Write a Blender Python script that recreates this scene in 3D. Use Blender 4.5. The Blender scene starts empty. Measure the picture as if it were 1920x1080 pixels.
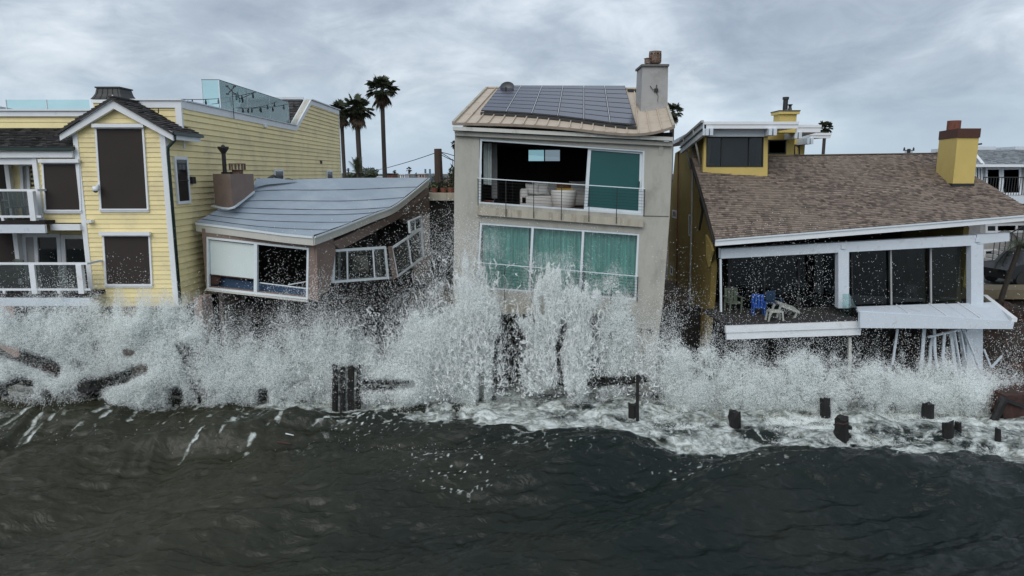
import bpy, bmesh, math, random
import numpy as np
from mathutils import Vector
from mathutils.geometry import tessellate_polygon
random.seed(7); rng = np.random.default_rng(11)
R = math.radians
scene = bpy.context.scene
# ---------------------------------------------------------------- camera
CAMZ = 8.0; PITCH = math.atan(215/1280)
cd = bpy.data.cameras.new('camera'); cam = bpy.data.objects.new('camera', cd)
scene.collection.objects.link(cam); scene.camera = cam
cam.location = (0, 0, CAMZ); cam.rotation_euler = (R(90)-PITCH, 0, 0)
cd.sensor_width = 36; cd.lens = 24; cd.clip_start = 0.1; cd.clip_end = 8000
# ---------------------------------------------------------------- world
SUN_EL, SUN_AZ = 42, 205     # azimuth from +Y clockwise
w = bpy.data.worlds.new('World'); scene.world = w; w.use_nodes = True
nt = w.node_tree; nt.nodes.clear(); N = nt.nodes.new; L = nt.links.new
def M_(op, a, b=None, c=None):
    n = N('ShaderNodeMath'); n.operation = op
    for i, v in enumerate((a, b, c)):
        if v is None: continue
        if isinstance(v, (int, float)): n.inputs[i].default_value = v
        else: L(v, n.inputs[i])
    return n.outputs[0]
tc = N('ShaderNodeTexCoord'); sep = N('ShaderNodeSeparateXYZ'); L(tc.outputs['Generated'], sep.inputs[0])
zz = M_('MAXIMUM', sep.outputs[2], 0.0); den = M_('ADD', zz, 0.62)
cmb = N('ShaderNodeCombineXYZ')
L(M_('DIVIDE', sep.outputs[0], den), cmb.inputs[0]); L(M_('DIVIDE', sep.outputs[1], den), cmb.inputs[1]); L(M_('MULTIPLY', zz, 2.2), cmb.inputs[2])
mp = N('ShaderNodeMapping'); mp.inputs['Scale'].default_value = (1.75, 1.6, 2.0); mp.inputs['Location'].default_value = (3.1, 1.7, 0.2); L(cmb.outputs[0], mp.inputs[0])
n1 = N('ShaderNodeTexNoise'); n1.inputs['Scale'].default_value = 1.5; n1.inputs['Detail'].default_value = 9; n1.inputs['Roughness'].default_value = 0.52; n1.inputs['Distortion'].default_value = 0.45; L(mp.outputs[0], n1.inputs[0])
n2 = N('ShaderNodeTexNoise'); n2.inputs['Scale'].default_value = 0.45; n2.inputs['Detail'].default_value = 3; L(mp.outputs[0], n2.inputs[0])
n3 = N('ShaderNodeTexNoise'); n3.inputs['Scale'].default_value = 4.2; n3.inputs['Detail'].default_value = 8; n3.inputs['Roughness'].default_value = 0.6; n3.inputs['Distortion'].default_value = 0.5; L(mp.outputs[0], n3.inputs[0])
v = M_('ADD', M_('ADD', M_('MULTIPLY', n1.outputs[0], 0.52), M_('MULTIPLY', n2.outputs[0], 0.26)), M_('MULTIPLY', n3.outputs[0], 0.22))
ramp = N('ShaderNodeValToRGB'); L(v, ramp.inputs[0]); cr = ramp.color_ramp
cr.elements[0].position = 0.37; cr.elements[0].color = (0.21, 0.25, 0.31, 1)
cr.elements[1].position = 0.63; cr.elements[1].color = (0.66, 0.71, 0.76, 1)
e = cr.elements.new(0.47); e.color = (0.33, 0.38, 0.44, 1)
e = cr.elements.new(0.54); e.color = (0.48, 0.53, 0.58, 1)
# thin horizon veil
hz = N('ShaderNodeMapRange'); hz.inputs['From Min'].default_value = 0.0; hz.inputs['From Max'].default_value = 0.13; L(zz, hz.inputs[0])
mx = N('ShaderNodeMix'); mx.data_type = 'RGBA'; L(hz.outputs[0], mx.inputs[0]); mx.inputs[6].default_value = (0.33, 0.42, 0.52, 1); L(ramp.outputs[0], mx.inputs[7])
sky = N('ShaderNodeTexSky'); sky.sky_type = 'NISHITA'; sky.sun_disc = False; sky.sun_elevation = R(SUN_EL); sky.sun_rotation = R(SUN_AZ)
b1 = N('ShaderNodeBackground'); L(mx.outputs[2], b1.inputs[0]); b1.inputs[1].default_value = 0.78
b2 = N('ShaderNodeBackground'); L(sky.outputs[0], b2.inputs[0]); b2.inputs[1].default_value = 0.008
ad = N('ShaderNodeAddShader'); L(b1.outputs[0], ad.inputs[0]); L(b2.outputs[0], ad.inputs[1])
wo = N('ShaderNodeOutputWorld'); L(ad.outputs[0], wo.inputs[0])
sl = bpy.data.lights.new('sun', 'SUN'); sl.energy = 1.0; sl.angle = R(50); sl.color = (1.0, 0.97, 0.93)
so = bpy.data.objects.new('sun', sl); scene.collection.objects.link(so)
_sd = Vector((math.sin(R(SUN_AZ))*math.cos(R(SUN_EL)), math.cos(R(SUN_AZ))*math.cos(R(SUN_EL)), math.sin(R(SUN_EL))))
so.rotation_euler = _sd.to_track_quat('Z', 'Y').to_euler()
scene.view_settings.view_transform = 'Standard'; scene.view_settings.look = 'None'
scene.view_settings.exposure = 0.76; scene.view_settings.gamma = 1.0
scene.cycles.max_bounces = 7; scene.cycles.diffuse_bounces = 5; scene.cycles.glossy_bounces = 3
scene.cycles.transparent_max_bounces = 40; scene.cycles.transmission_bounces = 3
scene.cycles.caustics_reflective = False; scene.cycles.caustics_refractive = False

# ---------------------------------------------------------------- projection helpers
CP, SP = math.cos(PITCH), math.sin(PITCH); CAM = Vector((0, 0, CAMZ))
def ray(px, py):
    a = (px-960)/1280; b = (540-py)/1280
    return Vector((a, CP+b*SP, -SP+b*CP))
def P(px, py, Y):
    d = ray(px, py); return CAM + d*(Y/d.y)
def G(px, py, z=0.0):
    d = ray(px, py); return CAM + d*((z-CAMZ)/d.z)
def atX(px, py, X):
    d = ray(px, py); return CAM + d*(X/d.x)
class PL:
    def __init__(s, P0, Nn): s.P0 = Vector(P0); s.N = Vector(Nn).normalized()
    def h(s, px, py, off=0.0):
        d = ray(px, py); return CAM + d*(((s.P0+s.N*off)-CAM).dot(s.N)/d.dot(s.N))
def PY(Y): return PL((0, Y, 0), (0, -1, 0))
def vplane(A, B):   # vertical plane through two world points
    d = B-A; n = Vector((d.y, -d.x, 0)); 
    if n.dot(CAM-A) < 0: n = -n
    return PL(A, n)

# ---------------------------------------------------------------- materials
MATS = {}
def mat(name, col, rough=0.8, var=0.12, scale=3.0, bump=0.0, bscale=40.0, metal=0.0, stain_shade=None, stscale=1.0, stlo=0.52, sthi=0.68, stretch=(1, 1, 1), tint=0.0, spec=0.5):
    m = bpy.data.materials.new(name); m.use_nodes = True; t = m.node_tree; n = t.nodes; l = t.links
    b = n['Principled BSDF']; b.inputs['Roughness'].default_value = rough; b.inputs['Metallic'].default_value = metal
    b.inputs['Specular IOR Level'].default_value = spec
    g = n.new('ShaderNodeNewGeometry'); mpp = n.new('ShaderNodeMapping'); mpp.inputs['Scale'].default_value = stretch; l.new(g.outputs['Position'], mpp.inputs[0])
    no = n.new('ShaderNodeTexNoise'); no.inputs['Scale'].default_value = scale; no.inputs['Detail'].default_value = 6; no.inputs['Roughness'].default_value = 0.65; l.new(mpp.outputs[0], no.inputs[0])
    mr = n.new('ShaderNodeMapRange'); mr.inputs['From Min'].default_value = 0.25; mr.inputs['From Max'].default_value = 0.75
    mr.inputs['To Min'].default_value = 1-var; mr.inputs['To Max'].default_value = 1+var; l.new(no.outputs[0], mr.inputs[0])
    sc = n.new('ShaderNodeVectorMath'); sc.operation = 'SCALE'; sc.inputs[0].default_value = col; l.new(mr.outputs[0], sc.inputs['Scale'])
    out = sc.outputs[0]
    if tint:
        at = n.new('ShaderNodeAttribute'); at.attribute_name = 'tint'
        ml = n.new('ShaderNodeMath'); ml.operation = 'MULTIPLY_ADD'; ml.inputs[1].default_value = 2*tint; ml.inputs[2].default_value = 1-tint; l.new(at.outputs['Fac'], ml.inputs[0])
        s2 = n.new('ShaderNodeVectorMath'); s2.operation = 'SCALE'; l.new(out, s2.inputs[0]); l.new(ml.outputs[0], s2.inputs['Scale']); out = s2.outputs[0]
    if stain_shade:
        n2 = n.new('ShaderNodeTexNoise'); n2.inputs['Scale'].default_value = stscale; n2.inputs['Detail'].default_value = 7; n2.inputs['Roughness'].default_value = 0.7; l.new(mpp.outputs[0], n2.inputs[0])
        m2 = n.new('ShaderNodeMapRange'); m2.inputs['From Min'].default_value = stlo; m2.inputs['From Max'].default_value = sthi; l.new(n2.outputs[0], m2.inputs[0])
        mi = n.new('ShaderNodeMix'); mi.data_type = 'RGBA'; l.new(m2.outputs[0], mi.inputs[0]); l.new(out, mi.inputs[6]); mi.inputs[7].default_value = (*stain_shade, 1); out = mi.outputs[2]
    l.new(out, b.inputs['Base Color'])
    if bump:
        n3 = n.new('ShaderNodeTexNoise'); n3.inputs['Scale'].default_value = bscale; n3.inputs['Detail'].default_value = 4; l.new(mpp.outputs[0], n3.inputs[0])
        bp = n.new('ShaderNodeBump'); bp.inputs['Strength'].default_value = bump; bp.inputs['Distance'].default_value = 0.02; l.new(n3.outputs[0], bp.inputs['Height']); l.new(bp.outputs[0], b.inputs['Normal'])
    MATS[name] = m; return m
def glass(name, tint, refl=0.25, rough=0.02):
    m = bpy.data.materials.new(name); m.use_nodes = True; t = m.node_tree; n = t.nodes; l = t.links; n.clear()
    tr = n.new('ShaderNodeBsdfTransparent'); tr.inputs[0].default_value = (*tint, 1)
    gl = n.new('ShaderNodeBsdfGlossy'); gl.inputs['Roughness'].default_value = rough; gl.inputs[0].default_value = (0.9, 0.95, 0.95, 1)
    fr = n.new('ShaderNodeFresnel'); fr.inputs[0].default_value = 1.5
    ma = n.new('ShaderNodeMath'); ma.operation = 'MULTIPLY_ADD'; ma.inputs[1].default_value = 0.9; ma.inputs[2].default_value = refl; l.new(fr.outputs[0], ma.inputs[0]); ma.use_clamp = True
    mi = n.new('ShaderNodeMixShader'); l.new(ma.outputs[0], mi.inputs[0]); l.new(tr.outputs[0], mi.inputs[1]); l.new(gl.outputs[0], mi.inputs[2])
    o = n.new('ShaderNodeOutputMaterial'); l.new(mi.outputs[0], o.inputs[0]); return m
YEL = mat('yellow_paint', (0.82, 0.70, 0.37), 0.6, 0.05, 1.5, 0.15, 90, stain_shade=(0.58, 0.50, 0.31), stscale=0.9, stlo=0.48, sthi=0.80, tint=0.08)
WHT = mat('white_paint', (0.74, 0.77, 0.80), 0.5, 0.05, 3, 0.1, 60, stain_shade=(0.50, 0.50, 0.47), stscale=2.2, stlo=0.58, sthi=0.85)
GWH = mat('weathered_white_paint', (0.60, 0.66, 0.72), 0.55, 0.07, 2.5, 0.15, 60, stain_shade=(0.35, 0.36, 0.36), stscale=2.5, stlo=0.56, sthi=0.8)
ALU = mat('white_aluminium', (0.66, 0.72, 0.76), 0.35, 0.04, 5)
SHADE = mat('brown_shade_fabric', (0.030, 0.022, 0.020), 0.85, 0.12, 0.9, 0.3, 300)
SHING = mat('charcoal_shingle', (0.040, 0.038, 0.038), 0.8, 0.3, 12, 0.6, 120, tint=0.75)
BSHING = mat('brown_shingle', (0.185, 0.145, 0.120), 0.9, 0.22, 9, 0.5, 150, tint=0.55, stain_shade=(0.25, 0.205, 0.165), stscale=0.45, stlo=0.45, sthi=0.7)
GSHING = mat('grey_shingle', (0.22, 0.24, 0.26), 0.9, 0.25, 8, 0.5, 100, tint=0.3)
STUC = mat('mauve_stucco', (0.235, 0.175, 0.150), 0.95, 0.10, 2.5, 0.6, 110, stain_shade=(0.13, 0.10, 0.085), stscale=1.2, stlo=0.55, sthi=0.8)
CONC = mat('pale_concrete', (0.44, 0.43, 0.385), 0.85, 0.14, 0.9, 0.35, 60, stain_shade=(0.24, 0.235, 0.205), stscale=0.9, stlo=0.46, sthi=0.78, stretch=(1.6, 1.6, .7))
CONC2 = mat('stained_concrete', (0.42, 0.39, 0.32), 0.85, 0.12, 1.5, 0.25, 60, stain_shade=(0.22, 0.19, 0.14), stscale=1.6, stlo=0.50, sthi=0.72, stretch=(3, 3, .5))
MET = mat('beige_metal_roof', (0.50, 0.42, 0.33), 0.42, 0.08, 1.2, 0.1, 20, metal=0.0, stain_shade=(0.30, 0.22, 0.15), stscale=2.6, stlo=0.54, sthi=0.8)
ROLL = mat('grey_roll_roofing', (0.27, 0.325, 0.385), 0.6, 0.08, 0.7, 0.25, 50, stain_shade=(0.37, 0.43, 0.48), stscale=0.55, stlo=0.45, sthi=0.75)
OCH = mat('ochre_stucco_shaded', (0.30, 0.225, 0.07), 0.9, 0.12, 1.2, 0.4, 80, stain_shade=(0.22, 0.16, 0.04), stscale=0.8, stlo=0.50, sthi=0.75)  # shaded copy of the house ochre: side-wall shade put into the colour
OCHB = mat('ochre_stucco_lit', (0.58, 0.45, 0.15), 0.9, 0.06, 1.6, 0.4, 80, stain_shade=(0.46, 0.34, 0.11), stscale=1.3, stlo=0.55, sthi=0.8)  # lit copy of the same ochre stucco, brighter for the fronts
BLK = mat('black_metal', (0.018, 0.018, 0.019), 0.5, 0.2, 6)
GRN = mat('dark_green_metal', (0.012, 0.03, 0.026), 0.35, 0.15, 6)
DARK = mat('near_black_surface_and_shade', (0.015, 0.013, 0.012), 0.95, 0.4, 1.5)  # interior shade put into the colour; also serves plain dark roofs and trim
VOID = mat('dark_earth_cavity_shade', (0.010, 0.008, 0.007), 0.8, 0.6, 2.0, 0.6, 12)  # shade under the houses put into this near-black earth colour
WOODD = mat('dark_wet_timber', (0.007, 0.006, 0.006), 0.6, 0.5, 8, 0.9, 26, stain_shade=(0.03, 0.024, 0.02), stscale=5, stlo=0.55, sthi=0.8, stretch=(1, 1, .35))
RUST = mat('rusty_brown_timber', (0.055, 0.024, 0.018), 0.8, 0.4, 5, 0.6, 40, stain_shade=(0.02, 0.012, 0.01), stscale=3, stlo=0.48, sthi=0.62)
BRICKR = mat('red_brown_flue', (0.17, 0.062, 0.040), 0.85, 0.15, 5, 0.3, 60, stain_shade=(0.08, 0.03, 0.02), stscale=3, stretch=(3, 3, .6))
FLOORW = mat('brown_wood_floor', (0.11, 0.045, 0.022), 0.25, 0.25, 4, stretch=(.4, 3, 1))
CUSH = mat('white_upholstery', (0.60, 0.60, 0.58), 0.9, 0.05, 4, 0.3, 30)
TAN = mat('tan_cushion', (0.30, 0.15, 0.05), 0.9, 0.1, 4); MUST = mat('mustard_cushion', (0.55, 0.38, 0.10), 0.9, 0.1, 4)
CURT = mat('pale_curtain', (0.50, 0.56, 0.54), 0.9, 0.05, 3); CURT2 = mat('teal_curtain_fold_shade', (0.62, 0.84, 0.80), 0.9, 0.25, 1.2, stain_shade=(0.40, 0.62, 0.58), stscale=1.5, stretch=(7, 7, .08))  # teal curtain: upright streaks put the shade of pleat folds into the colour
BLIND = mat('white_roller_blind', (0.62, 0.70, 0.70), 0.8, 0.04, 1.0)
BLUE = mat('blue_fabric', (0.012, 0.075, 0.32), 0.7, 0.1, 5); BLUED = mat('dull_blue_panel', (0.035, 0.075, 0.145), 0.7, 0.2, 4)
PLAST = mat('white_plastic', (0.36, 0.38, 0.34), 0.5, 0.05, 5); SAGE = mat('sage_fabric', (0.11, 0.13, 0.10), 0.9, 0.1, 5)
SOLAR = mat('blue_black_solar_cells', (0.030, 0.030, 0.060), 0.20, 0.10, 1.5, spec=0.8); SOLFR = mat('silver_panel_frame', (0.55, 0.58, 0.62), 0.4, 0.05, 5, metal=0.3)
RUSTM = mat('rusty_metal_grille', (0.16, 0.10, 0.07), 0.7, 0.5, 14, stain_shade=(0.4, 0.38, 0.36), stscale=9)
GREYP = mat('grey_painted_stucco', (0.36, 0.36, 0.355), 0.8, 0.05, 2, 0.2, 60, stain_shade=(0.28, 0.27, 0.26), stscale=1.2)
ASPH = mat('asphalt', (0.09, 0.09, 0.085), 0.9, 0.15, 3, 0.3, 60); SIDEW = mat('tan_pavement', (0.20, 0.165, 0.11), 0.9, 0.2, 2)
DIRT = mat('brown_dirt', (0.07, 0.055, 0.042), 0.95, 0.4, 1.2, 0.8, 9, stain_shade=(0.14, 0.11, 0.085), stscale=0.5)
LEAF = mat('palm_leaf', (0.040, 0.052, 0.026), 0.7, 0.4, 2.0, tint=0.5); DEADL = mat('dead_palm_leaf', (0.085, 0.06, 0.042), 0.9, 0.3, 3, tint=0.3)
TRUNK = mat('palm_trunk', (0.050, 0.042, 0.036), 0.9, 0.3, 6, 0.8, 8, stretch=(1, 1, 3)); POLEM = mat('creosoted_pole', (0.055, 0.035, 0.026), 0.85, 0.3, 4, 0.5, 20, stretch=(4, 4, .6))
HEDGE = mat('dark_foliage', (0.045, 0.06, 0.028), 0.8, 0.4, 6, tint=0.5)
PINKW = mat('pink_stucco', (0.36, 0.27, 0.235), 0.9, 0.1, 2); TAR = mat('tar_flashing', (0.03, 0.032, 0.035), 0.6, 0.2, 5)
GL_CLR = glass('clear_glass', (0.50, 0.53, 0.53), 0.03); GL_DARK = glass('dark_glass', (0.60, 0.63, 0.64), 0.0)
GL_TEAL = glass('teal_glass', (0.80, 0.93, 0.91), 0.05); GL_TEALD = glass('deep_teal_glass', (0.05, 0.26, 0.245), 0.04); GL_RAIL = glass('railing_glass', (0.80, 0.93, 0.93), 0.03)
TEALP = mat('deep_teal_screen', (0.012, 0.085, 0.085), 0.35, 0.10, 0.7); WINSKY = glass('window_to_the_sky', (0.66, 0.82, 0.82), 0.05)

# ---------------------------------------------------------------- object helpers
COL = scene.collection; ORG = {}
def tag(o, label=None, cat=None, group=None, kind=None):
    if label: o['label'] = label
    if cat: o['category'] = cat
    if group: o['group'] = group
    if kind: o['kind'] = kind
    return o
def thing(name, loc, label, cat, group=None):
    o = bpy.data.objects.new(name, None); COL.objects.link(o); loc = Vector(loc); o.location = loc; ORG[o.name] = loc
    o.empty_display_size = 0.3
    return tag(o, label, cat, group)
def sub(name, parent, loc=None):   # an Empty part that groups sub-parts
    o = bpy.data.objects.new(name, None); COL.objects.link(o); o.parent = parent
    loc = Vector(loc) if loc is not None else ORG[parent.name]
    o.location = loc-ORG[parent.name]; ORG[o.name] = loc; return o
def mesh(name, V, F, m, parent=None, label=None, smooth=False, tint=None, kind=None, recalc=False):
    V = np.asarray([tuple(q) for q in V], dtype=float) if not isinstance(V, np.ndarray) else V
    c = (V.min(0)+V.max(0))/2; c[2] = V[:, 2].min()
    me = bpy.data.meshes.new(name); me.from_pydata((V-c).tolist(), [], F)
    if recalc:
        bm = bmesh.new(); bm.from_mesh(me); bmesh.ops.recalc_face_normals(bm, faces=bm.faces); bm.to_mesh(me); bm.free()
    if smooth: me.polygons.foreach_set('use_smooth', [True]*len(me.polygons))
    if tint is not None:
        a = me.attributes.new('tint', 'FLOAT', 'FACE')
        a.data.foreach_set('value', np.full(len(me.polygons), tint, dtype=np.float32) if np.isscalar(tint) else np.asarray(tint, dtype=np.float32))
    if m: me.materials.append(m)
    o = bpy.data.objects.new(name, me); COL.objects.link(o)
    c = Vector(c); ORG[o.name] = c
    if parent is not None: o.parent = parent; o.location = c-ORG[parent.name]
    else: o.location = c
    if label: o['label'] = label
    if kind: o['kind'] = kind
    return o
class MB:
    def __init__(s): s.V = []; s.F = []; s.T = []
    def add(s, V, F, t=0.5):
        k = len(s.V); s.V += [tuple(q) for q in V]; s.F += [tuple(i+k for i in f) for f in F]; s.T += [t]*len(F); return s
    def prism(s, pts, vec, t=0.5):
        pts = [Vector(q) for q in pts]; vec = Vector(vec); n = len(pts)
        nn = sum(((pts[i]-pts[0]).cross(pts[(i+1) % n]-pts[0]) for i in range(1, n)), Vector())
        if nn.dot(vec) > 0: pts = pts[::-1]
        V = pts+[q+vec for q in pts]
        F = [tuple(range(n)), tuple(range(2*n-1, n-1, -1))]+[(i, i+n, (i+1) % n+n, (i+1) % n) for i in range(n)]
        return s.add(V, [tuple(f) for f in F], t)
    def box(s, a, b, t=0.5):
        (x0, y0, z0), (x1, y1, z1) = a, b
        return s.prism([(x0, y0, z0), (x1, y0, z0), (x1, y0, z1), (x0, y0, z1)], (0, y1-y0, 0), t)
    def bar(s, A, B, w, h=None, up=(0, 0, 1), t=0.5):
        A = Vector(A); B = Vector(B); h = h or w; d = (B-A).normalized(); u = Vector(up)
        if abs(d.dot(u)) > 0.97: u = Vector((0, 1, 0))
        r = d.cross(u).normalized()*w/2; u = r.cross(d).normalized()*h/2
        return s.prism([A-r-u, A+r-u, A+r+u, A-r+u], B-A, t)
    def tube(s, pts, r, n=6, caps=True, t=0.5):
        pts = [Vector(q) for q in pts]; rr = r if isinstance(r, (list, tuple)) else [r]*len(pts); k = len(s.V); V = []; F = []
        for i, q in enumerate(pts):
            d = (pts[min(i+1, len(pts)-1)]-pts[max(i-1, 0)]).normalized()
            u = Vector((0, 0, 1)) if abs(d.z) < 0.9 else Vector((0, 1, 0))
            a = d.cross(u).normalized(); b = a.cross(d)
            for j in range(n):
                th = 2*math.pi*j/n; V.append(q+a*math.cos(th)*rr[i]-b*math.sin(th)*rr[i])
        for i in range(len(pts)-1):
            for j in range(n):
                F.append((i*n+j, (i+1)*n+j, (i+1)*n+(j+1) % n, i*n+(j+1) % n))
        if caps: F.append(tuple(range(n))); F.append(tuple((len(pts)-1)*n+j for j in range(n))[::-1])
        return s.add(V, F, t)
    def lathe(s, base, prof, n=16, ax=(0, 0, 1)):
        base = Vector(base); ax = Vector(ax).normalized(); return s.tube([base+ax*z for r_, z in prof], [max(r_, 1e-4) for r_, z in prof], n)
    def build(s, name, m, parent=None, label=None, smooth=False, kind=None, recalc=False):
        tt = s.T if len(set(s.T)) > 1 or (m and m.name in ('charcoal_shingle', 'brown_shingle', 'grey_shingle', 'yellow_paint', 'palm_leaf', 'dead_palm_leaf', 'dark_foliage')) else None
        return mesh(name, s.V, s.F, m, parent, label, smooth, tt, kind, recalc)
def pts(pl, px, off=0.0): return [pl.h(x, y, off) for x, y in px]
def slab(name, pl, px, m, parent, front=0.0, th=0.1, label=None, tint=None):
    b = MB().prism(pts(pl, px, front), -pl.N*th, random.random() if tint is None else tint); return b.build(name, m, parent, label)
def box(name, a, b, m, parent=None, label=None): return MB().box(a, b).build(name, m, parent, label)
def bar(name, A, B, w, h, m, parent=None, label=None): return MB().bar(A, B, w, h).build(name, m, parent, label)
def tube(name, pp, r, m, parent=None, n=8, label=None, smooth=True): return MB().tube(pp, r, n).build(name, m, parent, label, smooth)
def holed(name, pl, outer, holes, m, parent, front=0.0, th=0.2, label=None):
    loops = [pts(pl, outer, front)]+[pts(pl, h, front) for h in holes]
    V = [q for lp in loops for q in lp]; n = len(V)
    T = tessellate_polygon(loops); V2 = V+[q-pl.N*th for q in V]
    F = [tuple(t) for t in T]+[tuple(i+n for i in t[::-1]) for t in T]; k = 0
    for lp in loops:
        c = len(lp)
        for i in range(c): F.append((k+i, k+(i+1) % c, k+(i+1) % c+n, k+i+n))
        k += c
    return mesh(name, V2, F, m, parent, label, recalc=True)
def lerp(a, b, t): return a+(b-a)*t
def V3(p): return Vector((float(p[0]), float(p[1]), float(p[2])))
def bil(q, u, v): return lerp(lerp(q[0], q[1], u), lerp(q[3], q[2], u), v)   # q: 4 corners TL TR BR BL
def ring(mb, q, w, N_, th):          # picture-frame ring inside quad q (world), bar width w
    W = (q[1]-q[0]).length; H = (q[3]-q[0]).length; a, b = w/W, w/H
    i = [bil(q, a, b), bil(q, 1-a, b), bil(q, 1-a, 1-b), bil(q, a, 1-b)]
    for k in range(4): mb.prism([q[k], q[(k+1) % 4], i[(k+1) % 4], i[k]], -N_*th)
    return i
def window(parent, pl, quad, fr, gl, splits=(), w=0.06, th=0.08, off=0.0, backing=None, label=None, paneoff=None, name='window', pms=None, mw=None):
    q = pts(pl, quad, off); mb = MB(); i = ring(mb, q, w, pl.N, th)
    o = mb.build(name, fr, parent, label)
    s = [0, *splits, 1]; mw = mw or w
    W = (i[1]-i[0]).length
    for k in range(len(s)-1):
        a, b = s[k], s[k+1]
        off2 = pl.N*(-(th*0.5)-(0.02 if k % 2 else 0))
        aa = a+(mw/2/W if k else 0); bb = b-(mw/2/W if k < len(s)-2 else 0)
        pm = pms[k] if pms else gl
        if pm is not None:
            pn = MB().prism([bil(i, aa, 0)+off2, bil(i, bb, 0)+off2, bil(i, bb, 1)+off2, bil(i, aa, 1)+off2], -pl.N*0.012)
            pn.build('pane', pm, o)
        if k < len(s)-2:
            MB().prism([bil(i, b-mw/2/W, 0), bil(i, b+mw/2/W, 0), bil(i, b+mw/2/W, 1), bil(i, b-mw/2/W, 1)], -pl.N*(th*0.9)).build('mullion', fr, o)
    if backing:
        off3 = -pl.N*(th+0.03)
        MB().prism([p+off3 for p in q], -pl.N*0.02).build('backing', backing, o)
    return o
def boards(name, x0f, x1f, z0, z1, pitch, mk, m, parent, maxn=300):
    """clapboards: mk(x, z, off) -> world point; off = distance proud of the wall"""
    z = z0
    while z < z1-0.02:
        zt = min(z+pitch, z1); a0, b0 = x0f(z), x1f(z); a1, b1 = x0f(zt), x1f(zt)
        if b0-a0 > 0.05 and b1-a1 > -0.2:
            if b1 < a1: a1 = b1 = (a1+b1)/2
            V = [mk(a0, z, 0.030), mk(b0, z, 0.030), mk(b1, zt+0.0, 0.008), mk(a1, zt, 0.008), mk(a0, z, -0.01), mk(b0, z, -0.01), mk(b1, zt, -0.01), mk(a1, zt, -0.01)]
            F = [(0, 1, 2, 3), (7, 6, 5, 4), (0, 4, 5, 1), (1, 5, 6, 2), (2, 6, 7, 3), (3, 7, 4, 0)]
            mesh(name, V, F, m, parent, tint=random.random(), recalc=True)
        z += pitch
def shingle_field(parent, patch, nr, nc, m, th=0.018, lap=1.25, nparts=300, name='shingle', jit=0.35, key=None):
    """patch(u, v)->point, u across, v from eave (0) up to ridge (1). Largest (nearest the eave) pieces are separate parts."""
    pcs = []
    for r in range(nr):
        v0, v1 = r/nr, min((r+lap)/nr, 1.0); k = 0.0; sh = random.random()/nc; u = -sh
        while u < 1-1e-6:
            wd = (1+random.uniform(-jit, jit))/nc; a, b = max(u, 0), min(u+wd*0.985, 1); u += wd
            if b-a < 0.15/nc: continue
            A, B, C, D = patch(a, v0), patch(b, v0), patch(b, v1), patch(a, v1)
            nn = (B-A).cross(D-A).normalized()
            if nn.z < 0: nn = -nn
            dv = (patch(a, min(v0+.001, 1))-patch(a, v0)).normalized()*random.uniform(-.012, .012)
            lift = th*random.uniform(1.1, 2.0); t = random.random()
            V = [A+nn*lift+dv, B+nn*lift+dv, C+nn*0.004, D+nn*0.004, A+dv, B+dv, C-nn*0.004, D-nn*0.004]
            pcs.append((r, V, t))
    pcs.sort(key=lambda p: p[0]) if key is None else pcs.sort(key=key)
    F = [(0, 1, 2, 3), (0, 4, 5, 1), (1, 5, 6, 2), (3, 7, 4, 0), (2, 6, 7, 3), (4, 7, 6, 5)]
    for r, V, t in pcs[:nparts]: mesh(name, V, F, m, parent, tint=t)
    if len(pcs) > nparts:
        mb = MB()
        for r, V, t in pcs[nparts:]: mb.add(V, F, t)
        mb.build('shingle_field', m, parent, kind='stuff')
    return len(pcs)
def mono(mb, A, B, w, N_): mb.bar(A, B, w)
# ================================================================ HOUSE A : yellow clapboard house
F0 = PY(23.0); XR = -11.45; XL = -14.42
zz_ = lambda px, py, Y: P(px, py, Y).z
A_ = thing('house', (-14, 26, 1.5), 'yellow clapboard house with brown window shades, black shingles and glass roof railings', 'house')
zb = zz_(250, 574, 23); ze = zz_(312, 247, 23); zp = zz_(216, 196, 23); xm = (XL+XR)/2+0.02
# body masses behind the cladding
wb = holed('wall', F0, [(0, 0)]*0 or [], [], YEL, A_) if False else None
wallA = MB().prism([(XL+.03, 23.03, zb), (XR-.03, 23.03, zb), (XR-.03, 23.03, ze), (xm, 23.03, zp), (XL+.03, 23.03, ze)], (0, 1.5, 0)).build('wall', YEL, A_, 'gabled front bay of yellow clapboards')
def gx0(z): return XL+0.02 if z < ze else XL+(xm-XL)*(z-ze)/(zp-ze)
def gx1(z): return XR-0.02 if z < ze else XR+(xm-XR)*(z-ze)/(zp-ze)
boards('clapboard', gx0, gx1, zb, zp-0.05, 0.157, lambda x, z, o: Vector((x, 23.0-o, z)), YEL, wallA)
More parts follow.
